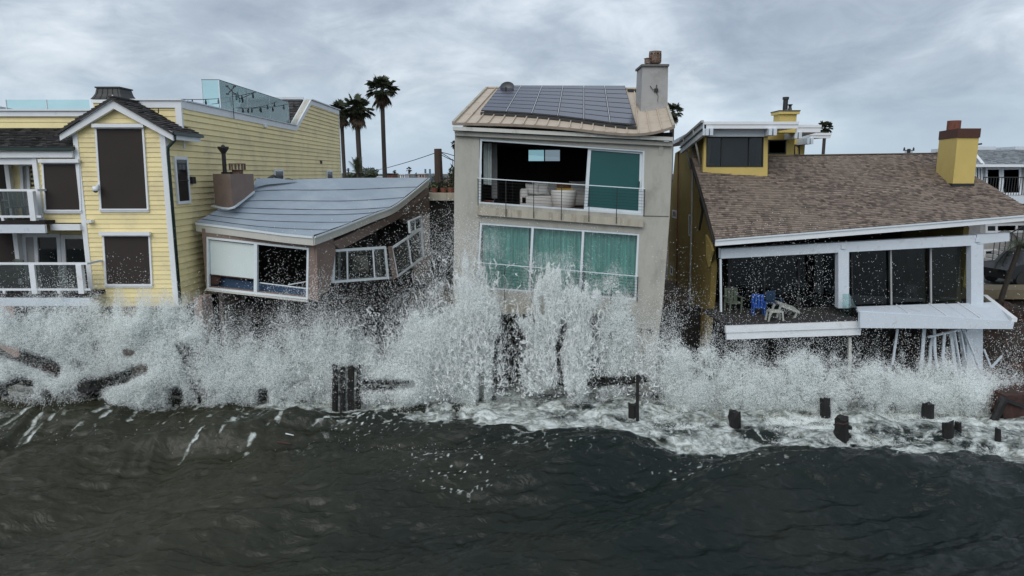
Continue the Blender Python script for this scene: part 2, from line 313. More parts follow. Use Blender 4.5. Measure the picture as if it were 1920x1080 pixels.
# long side wall, facing the damaged house
zpar = CAMZ+2.47; zlow = zb-.05; YS0 = 23.0; YS1 = 46.2; YD0 = 37.0; YD1 = 39.9; zhi = CAMZ+4.1
sideA = MB().prism([(XR, 24.3, zlow), (XR, YS1, zlow), (XR, YS1, zhi), (XR, YD1, zhi), (XR, YD0, zpar), (XR, 24.3, zpar)], (-0.3, 0, 0)).build('wall', YEL, A_, 'long side wall of yellow clapboards')
MB().box((XR-.3, 23.05, zlow), (XR-.002, 24.3, ze)).build('wall', YEL, A_)
def sy0(z):
    if z < ze: return 23.04
    if z < zpar: return 24.32
    return YD0+(YD1-YD0)*(z-zpar)/(zhi-zpar)
zs = zlow
while zs < zhi-0.05:
    zt = min(zs+0.213, zhi); y0, y0t = sy0(zs+.02), sy0(zt-.02)
    if zs < ze < zt or zs < zpar-.02 < zt: y0 = y0t = max(y0, y0t)
    if abs(zt-zpar) < .2 and y0t > 30: y0 = y0t
    zu_ = zt-.022; V = [(XR+.05, y0, zs), (XR+.05, YS1, zs), (XR+.012, YS1, zu_), (XR+.012, y0t, zu_), (XR-.01, y0, zs), (XR-.01, YS1, zs), (XR-.01, YS1, zu_), (XR-.01, y0t, zu_)]
    mesh('clapboard', V, [(0, 1, 2, 3), (7, 6, 5, 4), (0, 4, 5, 1), (1, 5, 6, 2), (2, 6, 7, 3), (3, 7, 4, 0)], YEL, sideA, tint=random.random(), recalc=True)
    zs += 0.213
# mass of the house (rear, roof deck)
box('wall', (-18.05, 24.42, zlow), (XR-.31, YS1, zpar-.9), YEL, A_)
box('roof_deck', (-18.0, 24.6, zpar-.89), (XR-.31, YS1-.1, zpar-.8), GREYP, A_)
# upper front wall behind the gable (right of it) and left parapet
zl_ = zz_(80, 209, 24.4)
pw = MB().box((-13.6, 24.3, ze-.6), (XR, 24.42, zpar)).build('wall', YEL, A_)
boards('clapboard', lambda z: -13.4, lambda z: XR-.1, ze-.4, zpar-.1, 0.2, lambda x, z, o: Vector((x, 24.3-o, z)), YEL, pw)
pw2 = MB().box((-18.02, 24.3, zz_(80, 245, 24.3)), (-13.61, 24.42, zl_)).build('wall', YEL, A_)
boards('clapboard', lambda z: -17.95, lambda z: -13.6, zz_(80, 240, 24.3), zl_-.1, 0.2, lambda x, z, o: Vector((x, 24.3-o, z)), YEL, pw2)
# white trims on parapets
tr = MB(); W3 = 0.24
tr.box((-13.7, 24.22, zpar-W3), (XR+.06, 24.5, zpar)); tr.box((-18.12, 24.2, zl_-.18), (-13.72, 24.5, zl_)); tr.box((-18.16, 24.14, zl_+.002), (-13.72, 24.5, zl_+.06))
tr.box((XR-.16, 24.21, ze-.5), (XR+.055, 24.31, zpar-W3-.003)); tr.box((-18.1, 24.22, zz_(20, 242, 24.3)), (-17.93, 24.31, zl_-.183))
tr.box((-13.7, 24.16, zpar+.002), (XR+.1, 24.5, zpar+.05))
tr.build('parapet_trim', WHT, A_)
st = MB()
def side_trim(y0, z0, y1, z1, h=.26): st.prism([(XR+.06, y0, z0-h), (XR+.06, y1, z1-h), (XR+.06, y1, z1), (XR+.06, y0, z0)], (-.4, 0, 0))
side_trim(24.51, zpar, YD0, zpar); side_trim(YD0, zpar, YD1, zhi); side_trim(YD1, zhi, YS1+.1, zhi-.02)
st.prism([(XR+.05, YS1, zlow), (XR+.05, YS1+.12, zlow), (XR+.05, YS1+.12, zhi-.3), (XR+.05, YS1, zhi-.3)], (-.2, 0, 0))
st.build('parapet_trim', WHT, A_)
cap = MB(); cap.box((XR-.36, 24.55, zpar+.003), (XR+.12, YD0, zpar+.045)); cap.box((XR-.36, YD1, zhi+.003), (XR+.14, YS1+.15, zhi+.06)); cap.build('parapet_cap', GWH, A_)
# rear hip of black shingles rising above the deck
rr = MB().prism([(XR-.4, YD0+.1, zpar-.35), (-15.2, YD0+.1, zpar-.35), (-15.2, YD1, zhi+.02), (XR-.4, YD1, zhi+.02)], (0, 3, -1.0)).build('roof', SHING, A_, 'black shingled rear roof slope')
shingle_field(rr, lambda u, v: Vector((-15.2+(3.34)*u, YD0+.1+(YD1-YD0-.1)*v, zpar-.35+(zhi+.37-zpar)*v)), 13, 16, SHING, 0.03, nparts=60)
box('fascia', (-15.25, YD1-.02, zhi+.03), (XR-.37, YD1+.1, zhi+.16), GWH, A_)
# gable trims + roof of the bay
def P3(x, y, z): return Vector((x, y, z))
og = 0.30; slope = (zp-ze)/(xm-XL)
gt = MB()
for s in (-1, 1):
    xe = xm+s*((XR-XL)/2+og+.06); zeave = zp-slope*abs(xe-xm)+.10; zt = zp+.10
    gt.prism([(xm, 22.78, zt), (xe, 22.78, zeave), (xe, 22.78, zeave-.2), (xm, 22.78, zt-.25)], (0, .14, 0))
    gt.prism([(xm, 22.72, zt+.075), (xe-s*-.03, 22.72, zeave+.075), (xe-s*-.03, 22.72, zeave+.004), (xm, 22.72, zt+.004)], (0, .2, 0))
gt.build('gable_trim', WHT, A_)
for s in (-1, 1):
    xe = xm+s*((XR-XL)/2+og+.1); zeave = zp-slope*abs(xe-xm)+.18; zt = zp+.19; yb = 24.9 if s > 0 else 24.35
    rf = MB().prism([(xm, 22.7, zt), (xe, 22.7, zeave), (xe, yb, zeave), (xm, yb, zt)], (0, 0, -.07)).build('roof', SHING, A_, 'black shingled slope of the bay gable')
    shingle_field(rf, lambda u, v, xe=xe, zeave=zeave, yb=yb: Vector((lerp(xe, xm, v), lerp(22.7, yb, u), lerp(zeave, zt, v))), 14, 9, SHING, 0.03, nparts=130)
MB().bar((xm, 22.68, zp+.22), (xm, 24.9, zp+.22), .16, .05).build('ridge_cap', SHING, A_)
xe = XR+og+.06; zeave = zp-slope*(xe-xm)+.10
box('eave_fascia', (xe-.06, 22.93, zeave-.17), (xe, 24.85, zeave+.03), WHT, A_)
MB().box((xe+.002, 22.74, zeave-.02), (xe+.11, 24.9, zeave+.07)).build('gutter', GRN, A_)
tube('vent_pipe', [P(297, 212, 24.0), P(297, 203, 24.0)], .02, BLK, A_)
tube('vent_pipe', [P(211, 186, 24.4), P(211, 178, 24.4)], .02, WHT, A_)
# corner trims of the bay, downpipe
ct = MB(); ct.box((XR-.14, 22.955, zb), (XR+.04, 23.02, ze)); ct.box((XR-.06, 23.02, zb), (XR+.045, 23.16, ze))
ct.build('corner_trim', WHT, A_)
MB().box((XL-.03, 22.955, zb), (XL+.13, 23.02, ze-.05)).build('corner_trim', WHT, A_)
tube('downpipe', [(XR+.40, 22.9, zeave), (XR+.36, 22.92, zeave-.2), (XR+.12, 22.94, zeave-.42), (XR+.10, 22.95, zeave-.6), (XR+.10, 22.95, zb-.1)], .055, GRN, A_, 8)
# big brown shades on the bay
def shade(pl, q, m_top=.10, parent=A_, off=.07, label=None):
    w_ = MB(); c = pts(pl, q, off); i = ring(w_, c, .06, pl.N, .08); o = w_.build('window', WHT, parent, label)
    MB().prism([p-pl.N*.03 for p in i], -pl.N*.02).build('shade', SHADE, o)
    a, b = c[0], c[1]; up = (c[0]-c[3]).normalized(); e_ = (b-a).normalized()*.04
    MB().prism([a-e_-up*.02, b+e_-up*.02, b+e_+up*m_top, a-e_+up*m_top], pl.N*.1).build('shade_cassette', WHT, o)
    d_ = c[3]; f_ = c[2]; MB().prism([d_+up*.06, f_+up*.06, f_+up*.12, d_+up*.12], pl.N*.03).build('hem_bar', WHT, o); return o
shade(F0, [(177, 238), (269, 238), (279, 398), (187, 398)], label='tall window covered by a brown shade')
shade(F0, [(191, 440), (281, 440), (286, 539), (197, 539)], label='lower window covered by a brown shade')
# security cameras, sconce
cm = MB().lathe(P(179, 349, 22.75), [(.09, .0), (.10, -.10), (.10, -.16)], 14).build('security_camera', WHT, A_, smooth=True)
MB().lathe(P(179, 355, 22.75), [(.085, 0), (.08, -.05), (.05, -.1), (.0, -.115)], 14).build('lens_dome', BLK, cm, smooth=True)
MB().bar(P(182, 348, 22.75), P(182, 348, 22.98), .07, .07).build('bracket', WHT, cm)
MB().box(tuple(P(160, 418, 22.8)), tuple(P(177, 412, 22.99))).build('floodlight_camera', WHT, A_)
sc_ = atX(362, 338, XR+.1); MB().box(sc_-Vector((.1, .15, .12)), sc_+Vector((.05, .12, .12))).build('wall_sconce', BLK, A_)
sc_ = atX(498, 236, XR+.1); MB().box(sc_-Vector((.1, .15, .07)), sc_+Vector((.02, .2, .07))).build('floodlight', WHT, A_)
sc_ = atX(603, 304, XR+.1); MB().box(sc_-Vector((.1, .08, .09)), sc_+Vector((.02, .1, .09))).build('wall_sconce', BLK, A_)
# side windows
SA = PL((XR, 30, 5), (1, 0, 0))
def sidewin(x0, x1, yt, yb, w=.1):
    a = atX(x0, yt, XR); b = atX(x1, yt, XR); z1 = a.z; z0 = atX(x0, yb, XR).z
    mb = MB(); q = [Vector((XR+.10, a.y, z1)), Vector((XR+.10, b.y, z1)), Vector((XR+.10, b.y, z0)), Vector((XR+.10, a.y, z0))]
    i = ring(mb, q, w, Vector((1, 0, 0)), .09); o = mb.build('window', WHT, A_)
    MB().prism([p-Vector((.02, 0, 0)) for p in i], (-.02, 0, 0)).build('pane', mat_pane, o)
    m1 = (i[0]+i[3])/2; m2 = (i[1]+i[2])/2; MB().bar(m1, m2, .03).build('mullion', BLK, o)
mat_pane = mat('dark_window_pane', (0.014, 0.018, 0.02), 0.08, 0.3, .8, spec=0.45)
sidewin(322, 347, 293, 384); sidewin(511, 528, 317, 345); sidewin(610, 621, 319, 345)
# chimney with flared black copper cap
CY = 26.5
bx = [P(174, 187, CY), P(232, 187, CY)]
MB().box((bx[0].x, CY, zpar-1), (bx[1].x-.1, CY+1.1, bx[0].z)).build('chimney', YEL, A_, 'pale chimney base behind the gable')
MB().box((bx[0].x-.03, CY-.06, bx[0].z-.12), (bx[1].x-.07, CY+1.15, bx[0].z+.0)).build('chimney_trim', WHT, A_)
cpn = MB(); z0 = bx[0].z+.02; xc = (bx[0].x+bx[1].x)/2-.05; yc = CY+.55
prof = [(.60, 0), (.53, .10), (.47, .22), (.44, .36), (.43, .42)]
for k in range(4):
    (r0, h0), (r1, h1) = prof[k], prof[k+1]; V = []
    for r_, h_ in ((r0, h0), (r1, h1)): V += [(xc-r_, yc-r_, z0+h_), (xc+r_, yc-r_, z0+h_), (xc+r_, yc+r_, z0+h_), (xc-r_, yc+r_, z0+h_)]
    cpn.add(V, [(j, (j+1) % 4, (j+1) % 4+4, j+4) for j in range(4)])
cpn.box((xc-.47, yc-.47, z0+.42), (xc+.47, yc+.47, z0+.47)); o_ = cpn.build('chimney_cap', BLK, A_)
sm = MB()
for k in range(5):
    for a in (-1, 1):
        x_ = xc+(-.36+.18*k); pr = [(x_*1.0+(x_-xc)*(r_-.43)/.43, yc-r_-.01, z0+h_) for r_, h_ in prof]
    sm.tube(pr, .012, 4)
sm.build('seam', GRN, o_)
# glass railings on the roof deck
GR = sub('roof_railing', A_, (XR, 30, zpar))
def rail_panel(a, b, z0, z1, cap_=False):
    a = Vector(a); b = Vector(b); d = (b-a).normalized()*.012; n_ = Vector((d.y, -d.x, 0)).normalized()*.008
    MB().prism([Vector((a.x, a.y, z0))+d, Vector((b.x, b.y, z0))-d, Vector((b.x, b.y, z1))-d, Vector((a.x, a.y, z1))+d], n_).build('glass_panel', GL_RAIL, GR)
    MB().bar((a.x, a.y, z0-.1), (a.x, a.y, z1), .03).build('post', ALU, GR)
    if cap_: MB().bar((a.x, a.y, z1+.012), (b.x, b.y, z1+.012), .03, .02).build('top_rail', BLK, GR)
yr = [28.3, 31.2, 34.0, 36.9]; xr = XR-.28; zt = CAMZ+3.68
xb = P(378, 158, 28.3).x; rail_panel((xb, 28.3, 0), (xr, 28.3, 0), zpar-.1, zt, True)
for k in range(3): rail_panel((xr, yr[k], 0), (xr, yr[k+1], 0), zpar+.05, zt, True)
rail_panel((xr, 36.9, 0), (xr-2.2, 36.9, 0), zpar-.1, zt-.02, False)
xs_ = [P(x, 190, 24.9).x for x in (11, 87, 168)]
ztl = P(80, 187, 24.9).z
for k in range(2): rail_panel((xs_[k], 24.9, 0), (xs_[k+1], 24.9, 0), zl_-.1, ztl)
rail_panel((xs_[0], 27.4, 0), (xs_[0]+2.6, 27.4, 0), zl_-.1, ztl-.1)
# string lights over the deck (hang from the railing)
SL = thing('string_lights', (XR-2, 30, zpar), 'black string of bulbs strung behind the glass railing above the yellow side wall', 'string lights')
def swag(a, b, sag, nb):
    q = [lerp(a, b, t/14)-Vector((0, 0, sag*4*(t/14)*(1-t/14))) for t in range(15)]
    tube('wire', q, .014, BLK, SL, 5)
    for k in range(nb):
        t = (k+.7)/nb; p = lerp(a, b, t)-Vector((0, 0, sag*4*t*(1-t)))
        MB().lathe(p, [(.015, 0), (.03, -.06), (.045, -.14), (.03, -.2), (.0, -.22)], 7).build('bulb', BLK, SL, smooth=True)
swag(P(342, 186, 27.0), P(480, 172, 31.2), .12, 6); swag(P(397, 195, 29), P(480, 172, 31.2), .10, 4); swag(P(447, 202, 30), P(556, 191, 36.6), .12, 5)
WV = thing('deck_ornament', P(435, 172, 28.5), 'small black crossed garden ornament standing at the glass railing corner', 'ornament')
mb = MB(); c_ = P(433, 169, 28.5)
mb.bar(c_+Vector((-.15, 0, .15)), c_+Vector((.15, 0, -.15)), .03); mb.bar(c_+Vector((.15, .03, .15)), c_+Vector((-.15, .03, -.15)), .03)
for sx in (-1, 1):
    for sz in (-1, 1): mb.box(c_+Vector((sx*.15-.05, -.03, sz*.15-.03)), c_+Vector((sx*.15+.05, .03, sz*.15+.03)))
mb.tube([c_+Vector((.03, .05, 0)), Vector((c_.x+.03, c_.y+.05, zpar-.3))], .015, 5)
mb.build('cross_arms', BLK, WV)
# ---------------- left wing: low roof, recess with two balconies
LR = PY(22.9); xw0, xw1 = -18.0, XL+.0
zr1 = zz_(80, 241, 24.3); zr0 = zz_(80, 278, 22.85); zr0b = zr0
rl = MB().prism([(-18.3, 22.85, zr0), (XL+.02, 22.85, zr0), (XL+.02, 24.3, zr1), (-18.0, 24.3, zr1)], (0, 0, -.08)).build('roof', SHING, A_, 'low black shingled roof of the left wing')
shingle_field(rl, lambda u, v: Vector((lerp(-18.3, XL+.02, u), lerp(22.85, 24.3, v), lerp(zr0, zr1, v))), 12, 17, SHING, .035, nparts=230)
MB().box((-18.35, 22.74, zr0-.08), (XL+.06, 22.84, zr0+.02)).build('gutter', GRN, A_)
box('fascia', (-18.3, 22.85, zr0-.30), (XL-.04, 22.95, zr0-.09), WHT, A_)
U0 = PY(23.0)
zf = lambda py, Y: zz_(80, py, Y)
zdk = zf(418, 22.9)      # upper deck level
xp = P(75, 350, 23.0).x
uw = MB().box((xp, 23.04, zdk), (XL-.02, 23.2, zr0-.31)).build('wall', YEL, A_)
boards('clapboard', lambda z: xp+.02, lambda z: XL-.03, zdk, zr0-.32, .157, lambda x, z, o: Vector((x, 23.03-o, z)), YEL, uw)
shade(U0, [(77, 304), (148, 304), (153, 400), (83, 400)], label='upper left window covered by a brown shade')
MB().box((xp-.13, 22.93, zdk), (xp+.02, 23.06, zr0-.31)).build('corner_trim', WHT, A_)
box('beam', (-18.3, 22.96, zr0-.52), (xp-.131, 23.1, zr0-.31), WHT, A_)
# recess back walls, floors, ceiling
zld = zf(553, 22.2); zdk2 = zld
rb = MB().box((-18.3, 24.3, zld-.5), (XL, 24.41, zr0-.3)).build('wall', YEL, A_, 'recessed balcony wall')
boards('clapboard', lambda z: -18.2, lambda z: XL-.03, zld, zdk-.2, .157, lambda x, z, o: Vector((x, 24.3-o, z)), YEL, rb)
boards('clapboard', lambda z: -18.2, lambda z: xp, zdk, zr0-.52, .157, lambda x, z, o: Vector((x, 24.3-o, z)), YEL, rb)
R0 = PY(24.25)
# upper door + sidelight
window(A_, R0, [(36, 306), (69, 306), (73, 415), (42, 415)], WHT, mat_pane, (0.45,), w=.10, off=.03, pms=[GREYP, mat_pane], label='balcony door with white frame')
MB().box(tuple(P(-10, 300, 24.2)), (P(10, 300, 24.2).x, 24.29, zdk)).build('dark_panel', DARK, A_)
MB().box((P(10, 300, 24.2).x, 24.1, zdk), (P(18, 300, 24.2).x, 24.29, zr0-.5)).build('corner_trim', WHT, A_)
window(A_, R0, [(40, 438), (112, 438), (118, 553), (47, 553)], WHT, mat_pane, (0.32,), w=.13, off=.05, pms=[GREYP, mat_pane], label='french door with white frame')
window(A_, R0, [(113, 440), (172, 440), (178, 553), (119, 553)], WHT, mat_pane, (), w=.15, off=.06, label='right leaf of the french door')
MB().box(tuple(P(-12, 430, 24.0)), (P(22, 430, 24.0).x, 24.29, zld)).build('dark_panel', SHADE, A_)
MB().box((P(22, 430, 24.0).x, 24.0, zld), (P(30, 430, 24.0).x, 24.29, zdk-.2)).build('corner_trim', WHT, A_)
# balconies
def balcony(name, xa, xbz, yf, zd, x0, x1, posts, label, rail_h=1.0, ret=None):
    b = sub('balcony', A_, (x0, yf, zd)); b['label'] = label
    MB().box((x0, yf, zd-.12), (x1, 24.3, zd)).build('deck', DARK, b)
    MB().box((x0, yf-.04, zd-.40), (x1, yf+.06, zd-.125)).build('fascia', GWH, b)
    MB().box((x0, yf+.02, zd+rail_h-.04), (xbz, yf+.12, zd+rail_h+.03)).build('top_rail', WHT, b)
    MB().box((x0, yf+.04, zd+.10), (xbz, yf+.10, zd+.17)).build('bottom_rail', WHT, b)
    for p in posts: MB().box((p-.09, yf, zd), (p+.09, yf+.16, zd+rail_h-.04)).build('railing_post', WHT, b)
    e = [x0]+list(posts)
    for k in range(len(e)-1):
        MB().box((e[k]+.1, yf+.06, zd+.18), (e[k+1]-.1, yf+.072, zd+rail_h-.05)).build('glass_panel', GL_CLR, b)
        m_ = (e[k]+e[k+1])/2; MB().box((m_-.04, yf+.04, zd), (m_+.04, yf+.1, zd+.1)).build('rail_foot', WHT, b)
    if ret:
        MB().box((xbz-.07, yf+.125, zd+rail_h-.04), (xbz, ret, zd+rail_h+.03)).build('top_rail', WHT, b)
    return b
yu = 22.5; zu = zf(414, yu)
balcony('b', 0, P(70, 362, yu).x, yu, zu, -18.4, P(84, 414, yu).x, [P(-60, 380, yu).x+0, P(58, 380, yu).x], 'upper balcony with glass panels', ret=23.0)
MB().box((P(84, 420, 22.6).x, 22.84, zu-.34), (XL-.03, 23.02, zu-.14)).build('fascia', WHT, A_)
yl = 22.1; zl = zf(551, yl)
balcony('b', 0, P(163, 496, yl).x, yl, zl, -18.4, P(168, 551, yl).x, [P(-60, 500, yl).x, P(61, 520, yl).x, P(149, 520, yl).x], 'lower balcony with glass panels and white posts', ret=23.0)
# stair-height foundation under the bay
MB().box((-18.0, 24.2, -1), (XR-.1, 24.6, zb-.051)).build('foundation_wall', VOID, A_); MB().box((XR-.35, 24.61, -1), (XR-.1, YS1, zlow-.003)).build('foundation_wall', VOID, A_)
MB().box((P(226, 590, 23.3).x, 23.3, -1), (P(261, 590, 23.3).x, 23.6, zb)).build('foundation_pier', PINKW, A_)
MB().box((P(371, 600, 23.6).x, 23.4, -1), (P(386, 600, 23.6).x, 24.2, zb+.2)).build('foundation_pier', PINKW, A_)
# a small armchair on each balcony
def armchair(loc, rz, m, label, s=1.0, tip=0.0, cat='chair', slats=True):
    loc = Vector(loc); t = thing('chair', loc, label, cat); L_ = lambda a, b: (loc+Vector(a)*s, loc+Vector(b)*s)
    def bx_(n, a, b): MB().box(*L_(a, b)).build(n, m, t)
    bx_('seat', (-.28, -.28, .38), (.28, .24, .43))
    for k in range(4): bx_('slat', (-.26+.14*k, .245, .43), (-.16+.14*k, .28, .95))
    bx_('backrest', (-.30, .25, .92), (.30, .29, 1.0))
    for sx in (-1, 1):
        bx_('leg', (sx*.26-.03, -.28, 0), (sx*.26+.03, -.22, .62)); bx_('leg', (sx*.26-.03, .20, 0), (sx*.26+.03, .26, .95))
        bx_('armrest', (sx*.30-.05, -.32, .62), (sx*.30+.05, .26, .66))
    t.rotation_euler = (tip, 0, rz); return t
armchair((P(36, 412, 23.4).x, 23.4, zu+.0), R(60), PLAST, 'pale plastic armchair on the upper balcony of the yellow house')
armchair((P(30, 548, 23.1).x, 23.0, zl), R(-30), SAGE, 'dark green armchair on the lower balcony of the yellow house')

# ================================================================ HOUSE B : sagging brown stucco house
B_ = thing('house', (-8, 26, 1.0), 'collapsing brown stucco house with a sagging grey roof and broken windows', 'house')
fr = [P(368, 417, 24.4), P(425, 424, 24.0), P(480, 431, 23.5), P(535, 438, 23.1), P(588, 443, 22.8)]
rt = [P(588, 443, 22.8), P(640, 424, 24.3), P(700, 400, 26.2), P(738, 385, 27.3), P(775, 357, 29.4), P(803, 334, 31.2)]
bk = [P(470, 348, 27.2), P(530, 339, 28.3), P(620, 335, 29.5), P(720, 334, 30.4), P(803, 334, 31.2)]
lf = [P(368, 417, 24.4), P(398, 400, 24.9), P(430, 380, 25.6), P(470, 348, 27.2)]
def pl_eval(pp, t):
    n = len(pp)-1; x = min(max(t, 0), 1)*n; i = min(int(x), n-1); f = x-i
    p0 = pp[max(i-1, 0)]; p1 = pp[i]; p2 = pp[i+1]; p3 = pp[min(i+2, n)]
    return 0.5*((2*p1)+(p2-p0)*f+(2*p0-5*p1+4*p2-p3)*f*f+(3*p1-p0-3*p2+p3)*f**3)
def coons(u, v):
    c = lerp(pl_eval(fr, u), pl_eval(bk, u), v)+lerp(pl_eval(lf, v), pl_eval(rt, v), u)
    d = lerp(lerp(fr[0], fr[-1], u), lerp(bk[0], bk[-1], u), v)
    s_ = c-d; s_.z -= 0.19*math.sin(math.pi*min(max(u*0.95+.02, 0), 1))*max(math.sin(math.pi*v), 0)**0.8; return s_
roofB = sub('roof', B_, (-8, 26, 6)); roofB['label'] = 'sagging grey rolled roofing with dark seams'
edges = [0, .13, .27, .42, .56, .70, .84, 1.0]
for k in range(len(edges)-1):
    v0, v1 = edges[k], min(edges[k+1]+.012, 1); nu, nv = 26, 5; V = []; F = []
    for layer in (0, -.06):
        for j in range(nv+1):
            for i in range(nu+1):
                u = i/nu; vv = lerp(v0+.006*math.sin(u*9+k), v1, j/nv); p = coons(u, vv); edge = .028*(1-j/nv)+.004*math.sin(i*1.7+k*3)*(1-j/nv)
                V.append(p+Vector((0, 0, edge+layer+.015)))
    s_ = (nu+1)*(nv+1)
    for j in range(nv):
        for i in range(nu):
            a = j*(nu+1)+i; F.append((a, a+1, a+nu+2, a+nu+1)); F.append((a+s_, a+nu+1+s_, a+nu+2+s_, a+1+s_))
    for i in range(nu): F.append((i, i+s_, i+1+s_, i+1)); a = nv*(nu+1)+i; F.append((a, a+1, a+1+s_, a+s_))
    st_ = mesh('roofing_strip', V, F, ROLL, roofB, smooth=False)
    if k:
        sb = MB(); sp_ = [coons(i/26, v0+.006*math.sin(i/26*9+k)-.004)+Vector((0, 0, .035)) for i in range(27)]
        for i in range(26): sb.bar(sp_[i], sp_[i+1], .018+.008*math.sin(i*1.3+k), .010)
        sb.build('seam', TAR, st_)
# torn fold at the back left
tf = []; 
for k in range(9): tf.append(P(478+k*9, 341+3*math.sin(k*1.1)-k*.3, 27.4+k*.12)+Vector((0, 0, .10+.05*math.sin(k*2))))
MB().tube(tf, [.03, .07, .05, .08, .06, .04, .03, .02, .01], 7).build('torn_flashing', TAR, roofB)
MB().prism([P(479, 337, 27.2), P(520, 336, 27.9), P(556, 341, 28.4), P(500, 346, 27.4), P(476, 352, 26.9)], (0, .05, .05)).build('torn_flashing', ROLL, roofB)
# fascias
def fascia_strip(name, pp, down, th, m, parent, n=16, out=0.04):
    mb = MB(); q = [pl_eval(pp, i/n) for i in range(n+1)]
    for i in range(n):
        a, b = q[i], q[i+1]; nrm = (b-a).cross(Vector((0, 0, 1))).normalized()
        if nrm.dot(CAM-a) < 0: nrm = -nrm
        mb.prism([a+nrm*out, b+nrm*out, b+nrm*out-Vector((0, 0, down)), a+nrm*out-Vector((0, 0, down))], -nrm*th)
    return mb.build(name, m, parent)
WFAS = mat('chipped_cream_fascia', (0.50, 0.50, 0.46), 0.7, 0.06, 3, stain_shade=(0.10, 0.08, 0.06), stscale=5.5, stlo=0.66, sthi=0.72)
fascia_strip('fascia', [p-Vector((0, 0, .01)) for p in fr], .30, .07, WFAS, B_)
fascia_strip('fascia', [p-Vector((0, 0, .03)) for p in rt], .27, .07, WFAS, B_)
fascia_strip('drip_edge', fr, .07, .03, ALU, B_, out=.075); fascia_strip('drip_edge', rt, .06, .03, ALU, B_, out=.075)
# front wall
wl = vplane(P(377, 500, 24.25), P(592, 500, 22.98)); wl.P0 = P(592, 500, 23.05)
FW = PL(P(592, 500, 23.05), wl.N)
h1 = [(390, 448), (479, 455), (485, 553), (391, 537)]; h2 = [(484, 457), (577, 467), (575, 560), (486, 552)]
front = holed('wall', FW, [(378, 428), (592, 449), (594, 470), (596, 564), (577, 562), (386, 541)], [[(391, 449), (577, 468), (575, 556), (391, 537)]], STUC, B_, 0, .16, 'front wall of mauve stucco')
wn = window(B_, FW, [(387, 444), (579, 465), (577, 562), (388, 542)], ALU, None, (0.49,), w=.075, th=.1, off=.03, pms=[None, None], mw=.13, label='wide broken front window')
MB().prism(pts(FW, [(394, 450), (478, 459), (479, 524), (395, 515)], -.06), -FW.N*.01).build('roller_blind', BLIND, wn)
MB().bar(FW.h(394, 515, -.05), FW.h(479, 524, -.05), .035).build('hem_bar', RUST, wn)
MB().prism(pts(FW, [(395, 516), (415, 517), (410, 533), (394, 535)], -.10), -FW.N*.03).build('curtain', RUST, wn)
MB().prism(pts(FW, [(400, 519), (575, 540), (575, 560), (392, 538)], -.30), -FW.N*.04).build('tarpaulin', BLUED, wn)
MB().bar(FW.h(487, 530, -.12), FW.h(575, 541, -.12), .035).build('sill_rail', ALU, wn)
MB().bar(FW.h(540, 534, -.2), FW.h(574, 528, -.5), .035).build('loose_rail', ALU, wn)
MB().bar(FW.h(386, 543, .06), FW.h(578, 565, .06), .07, .06).build('sill', WFAS, wn)
# corner pier and side wall
SW0 = P(592, 500, 23.05); SW = vplane(SW0, P(800, 400, 31.0))
MB().prism(pts(SW, [(588, 452), (625, 447), (630, 470), (622, 520), (617, 545), (596, 556), (592, 500)], 0), -SW.N*.2).build('wall', STUC, B_, 'cracked corner pier')
MB().prism(pts(SW, [(622, 455), (742, 400), (804, 352), (804, 362), (745, 412), (640, 468)], .02), -SW.N*.15).build('beam', STUC, B_)
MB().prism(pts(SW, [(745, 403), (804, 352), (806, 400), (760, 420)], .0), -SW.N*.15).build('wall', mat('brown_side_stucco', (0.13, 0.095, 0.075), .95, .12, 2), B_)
def win_free(quad, Ys, splits, w, label):
    q = [P(x, y, Yv) for (x, y), Yv in zip(quad, Ys)]; n_ = (q[1]-q[0]).cross(q[3]-q[0]).normalized()
    if n_.dot(CAM-q[0]) < 0: n_ = -n_
    mb = MB(); i = ring(mb, q, w, n_, .09); o = mb.build('window', ALU, B_, label)
    s = [0, *splits, 1]
    for k in range(len(s)-1):
        off = n_*(-.04-.02*(k % 2))
        MB().prism([bil(i, s[k], 0)+off, bil(i, s[k+1], 0)+off, bil(i, s[k+1], 1)+off, bil(i, s[k], 1)+off], -n_*.01).build('pane', GL_DARK, o)
        if k < len(s)-2: MB().bar(bil(i, s[k+1], 0)-n_*.03, bil(i, s[k+1], 1)-n_*.03, .05).build('mullion', ALU, o)
    return o
win_free([(625, 468), (724, 462), (730, 523), (624, 531)], [24.2, 26.2, 26.2, 24.2], (.24, .76), .085, 'side window hanging loose in its white frame')
win_free([(637, 471), (716, 466), (716, 520), (637, 526)], [24.6, 26.1, 26.1, 24.6], (.9,), .05, 'inner sash of the loose side window')
win_free([(735, 464), (791, 427), (797, 482), (746, 520)], [26.6, 29.2, 29.2, 26.6], (.52,), .07, 'tilted broken window at the back of the side wall')
win_free([(768, 414), (791, 404), (793, 430), (770, 437)], [27.9, 29.4, 29.4, 27.9], (.45,), .06, 'small upper sash')
MB().prism([P(727, 463, 26.3), P(735, 462, 26.6), P(745, 520, 26.6), P(736, 526, 26.3)], (0, .2, 0)).build('wall_post', STUC, B_)
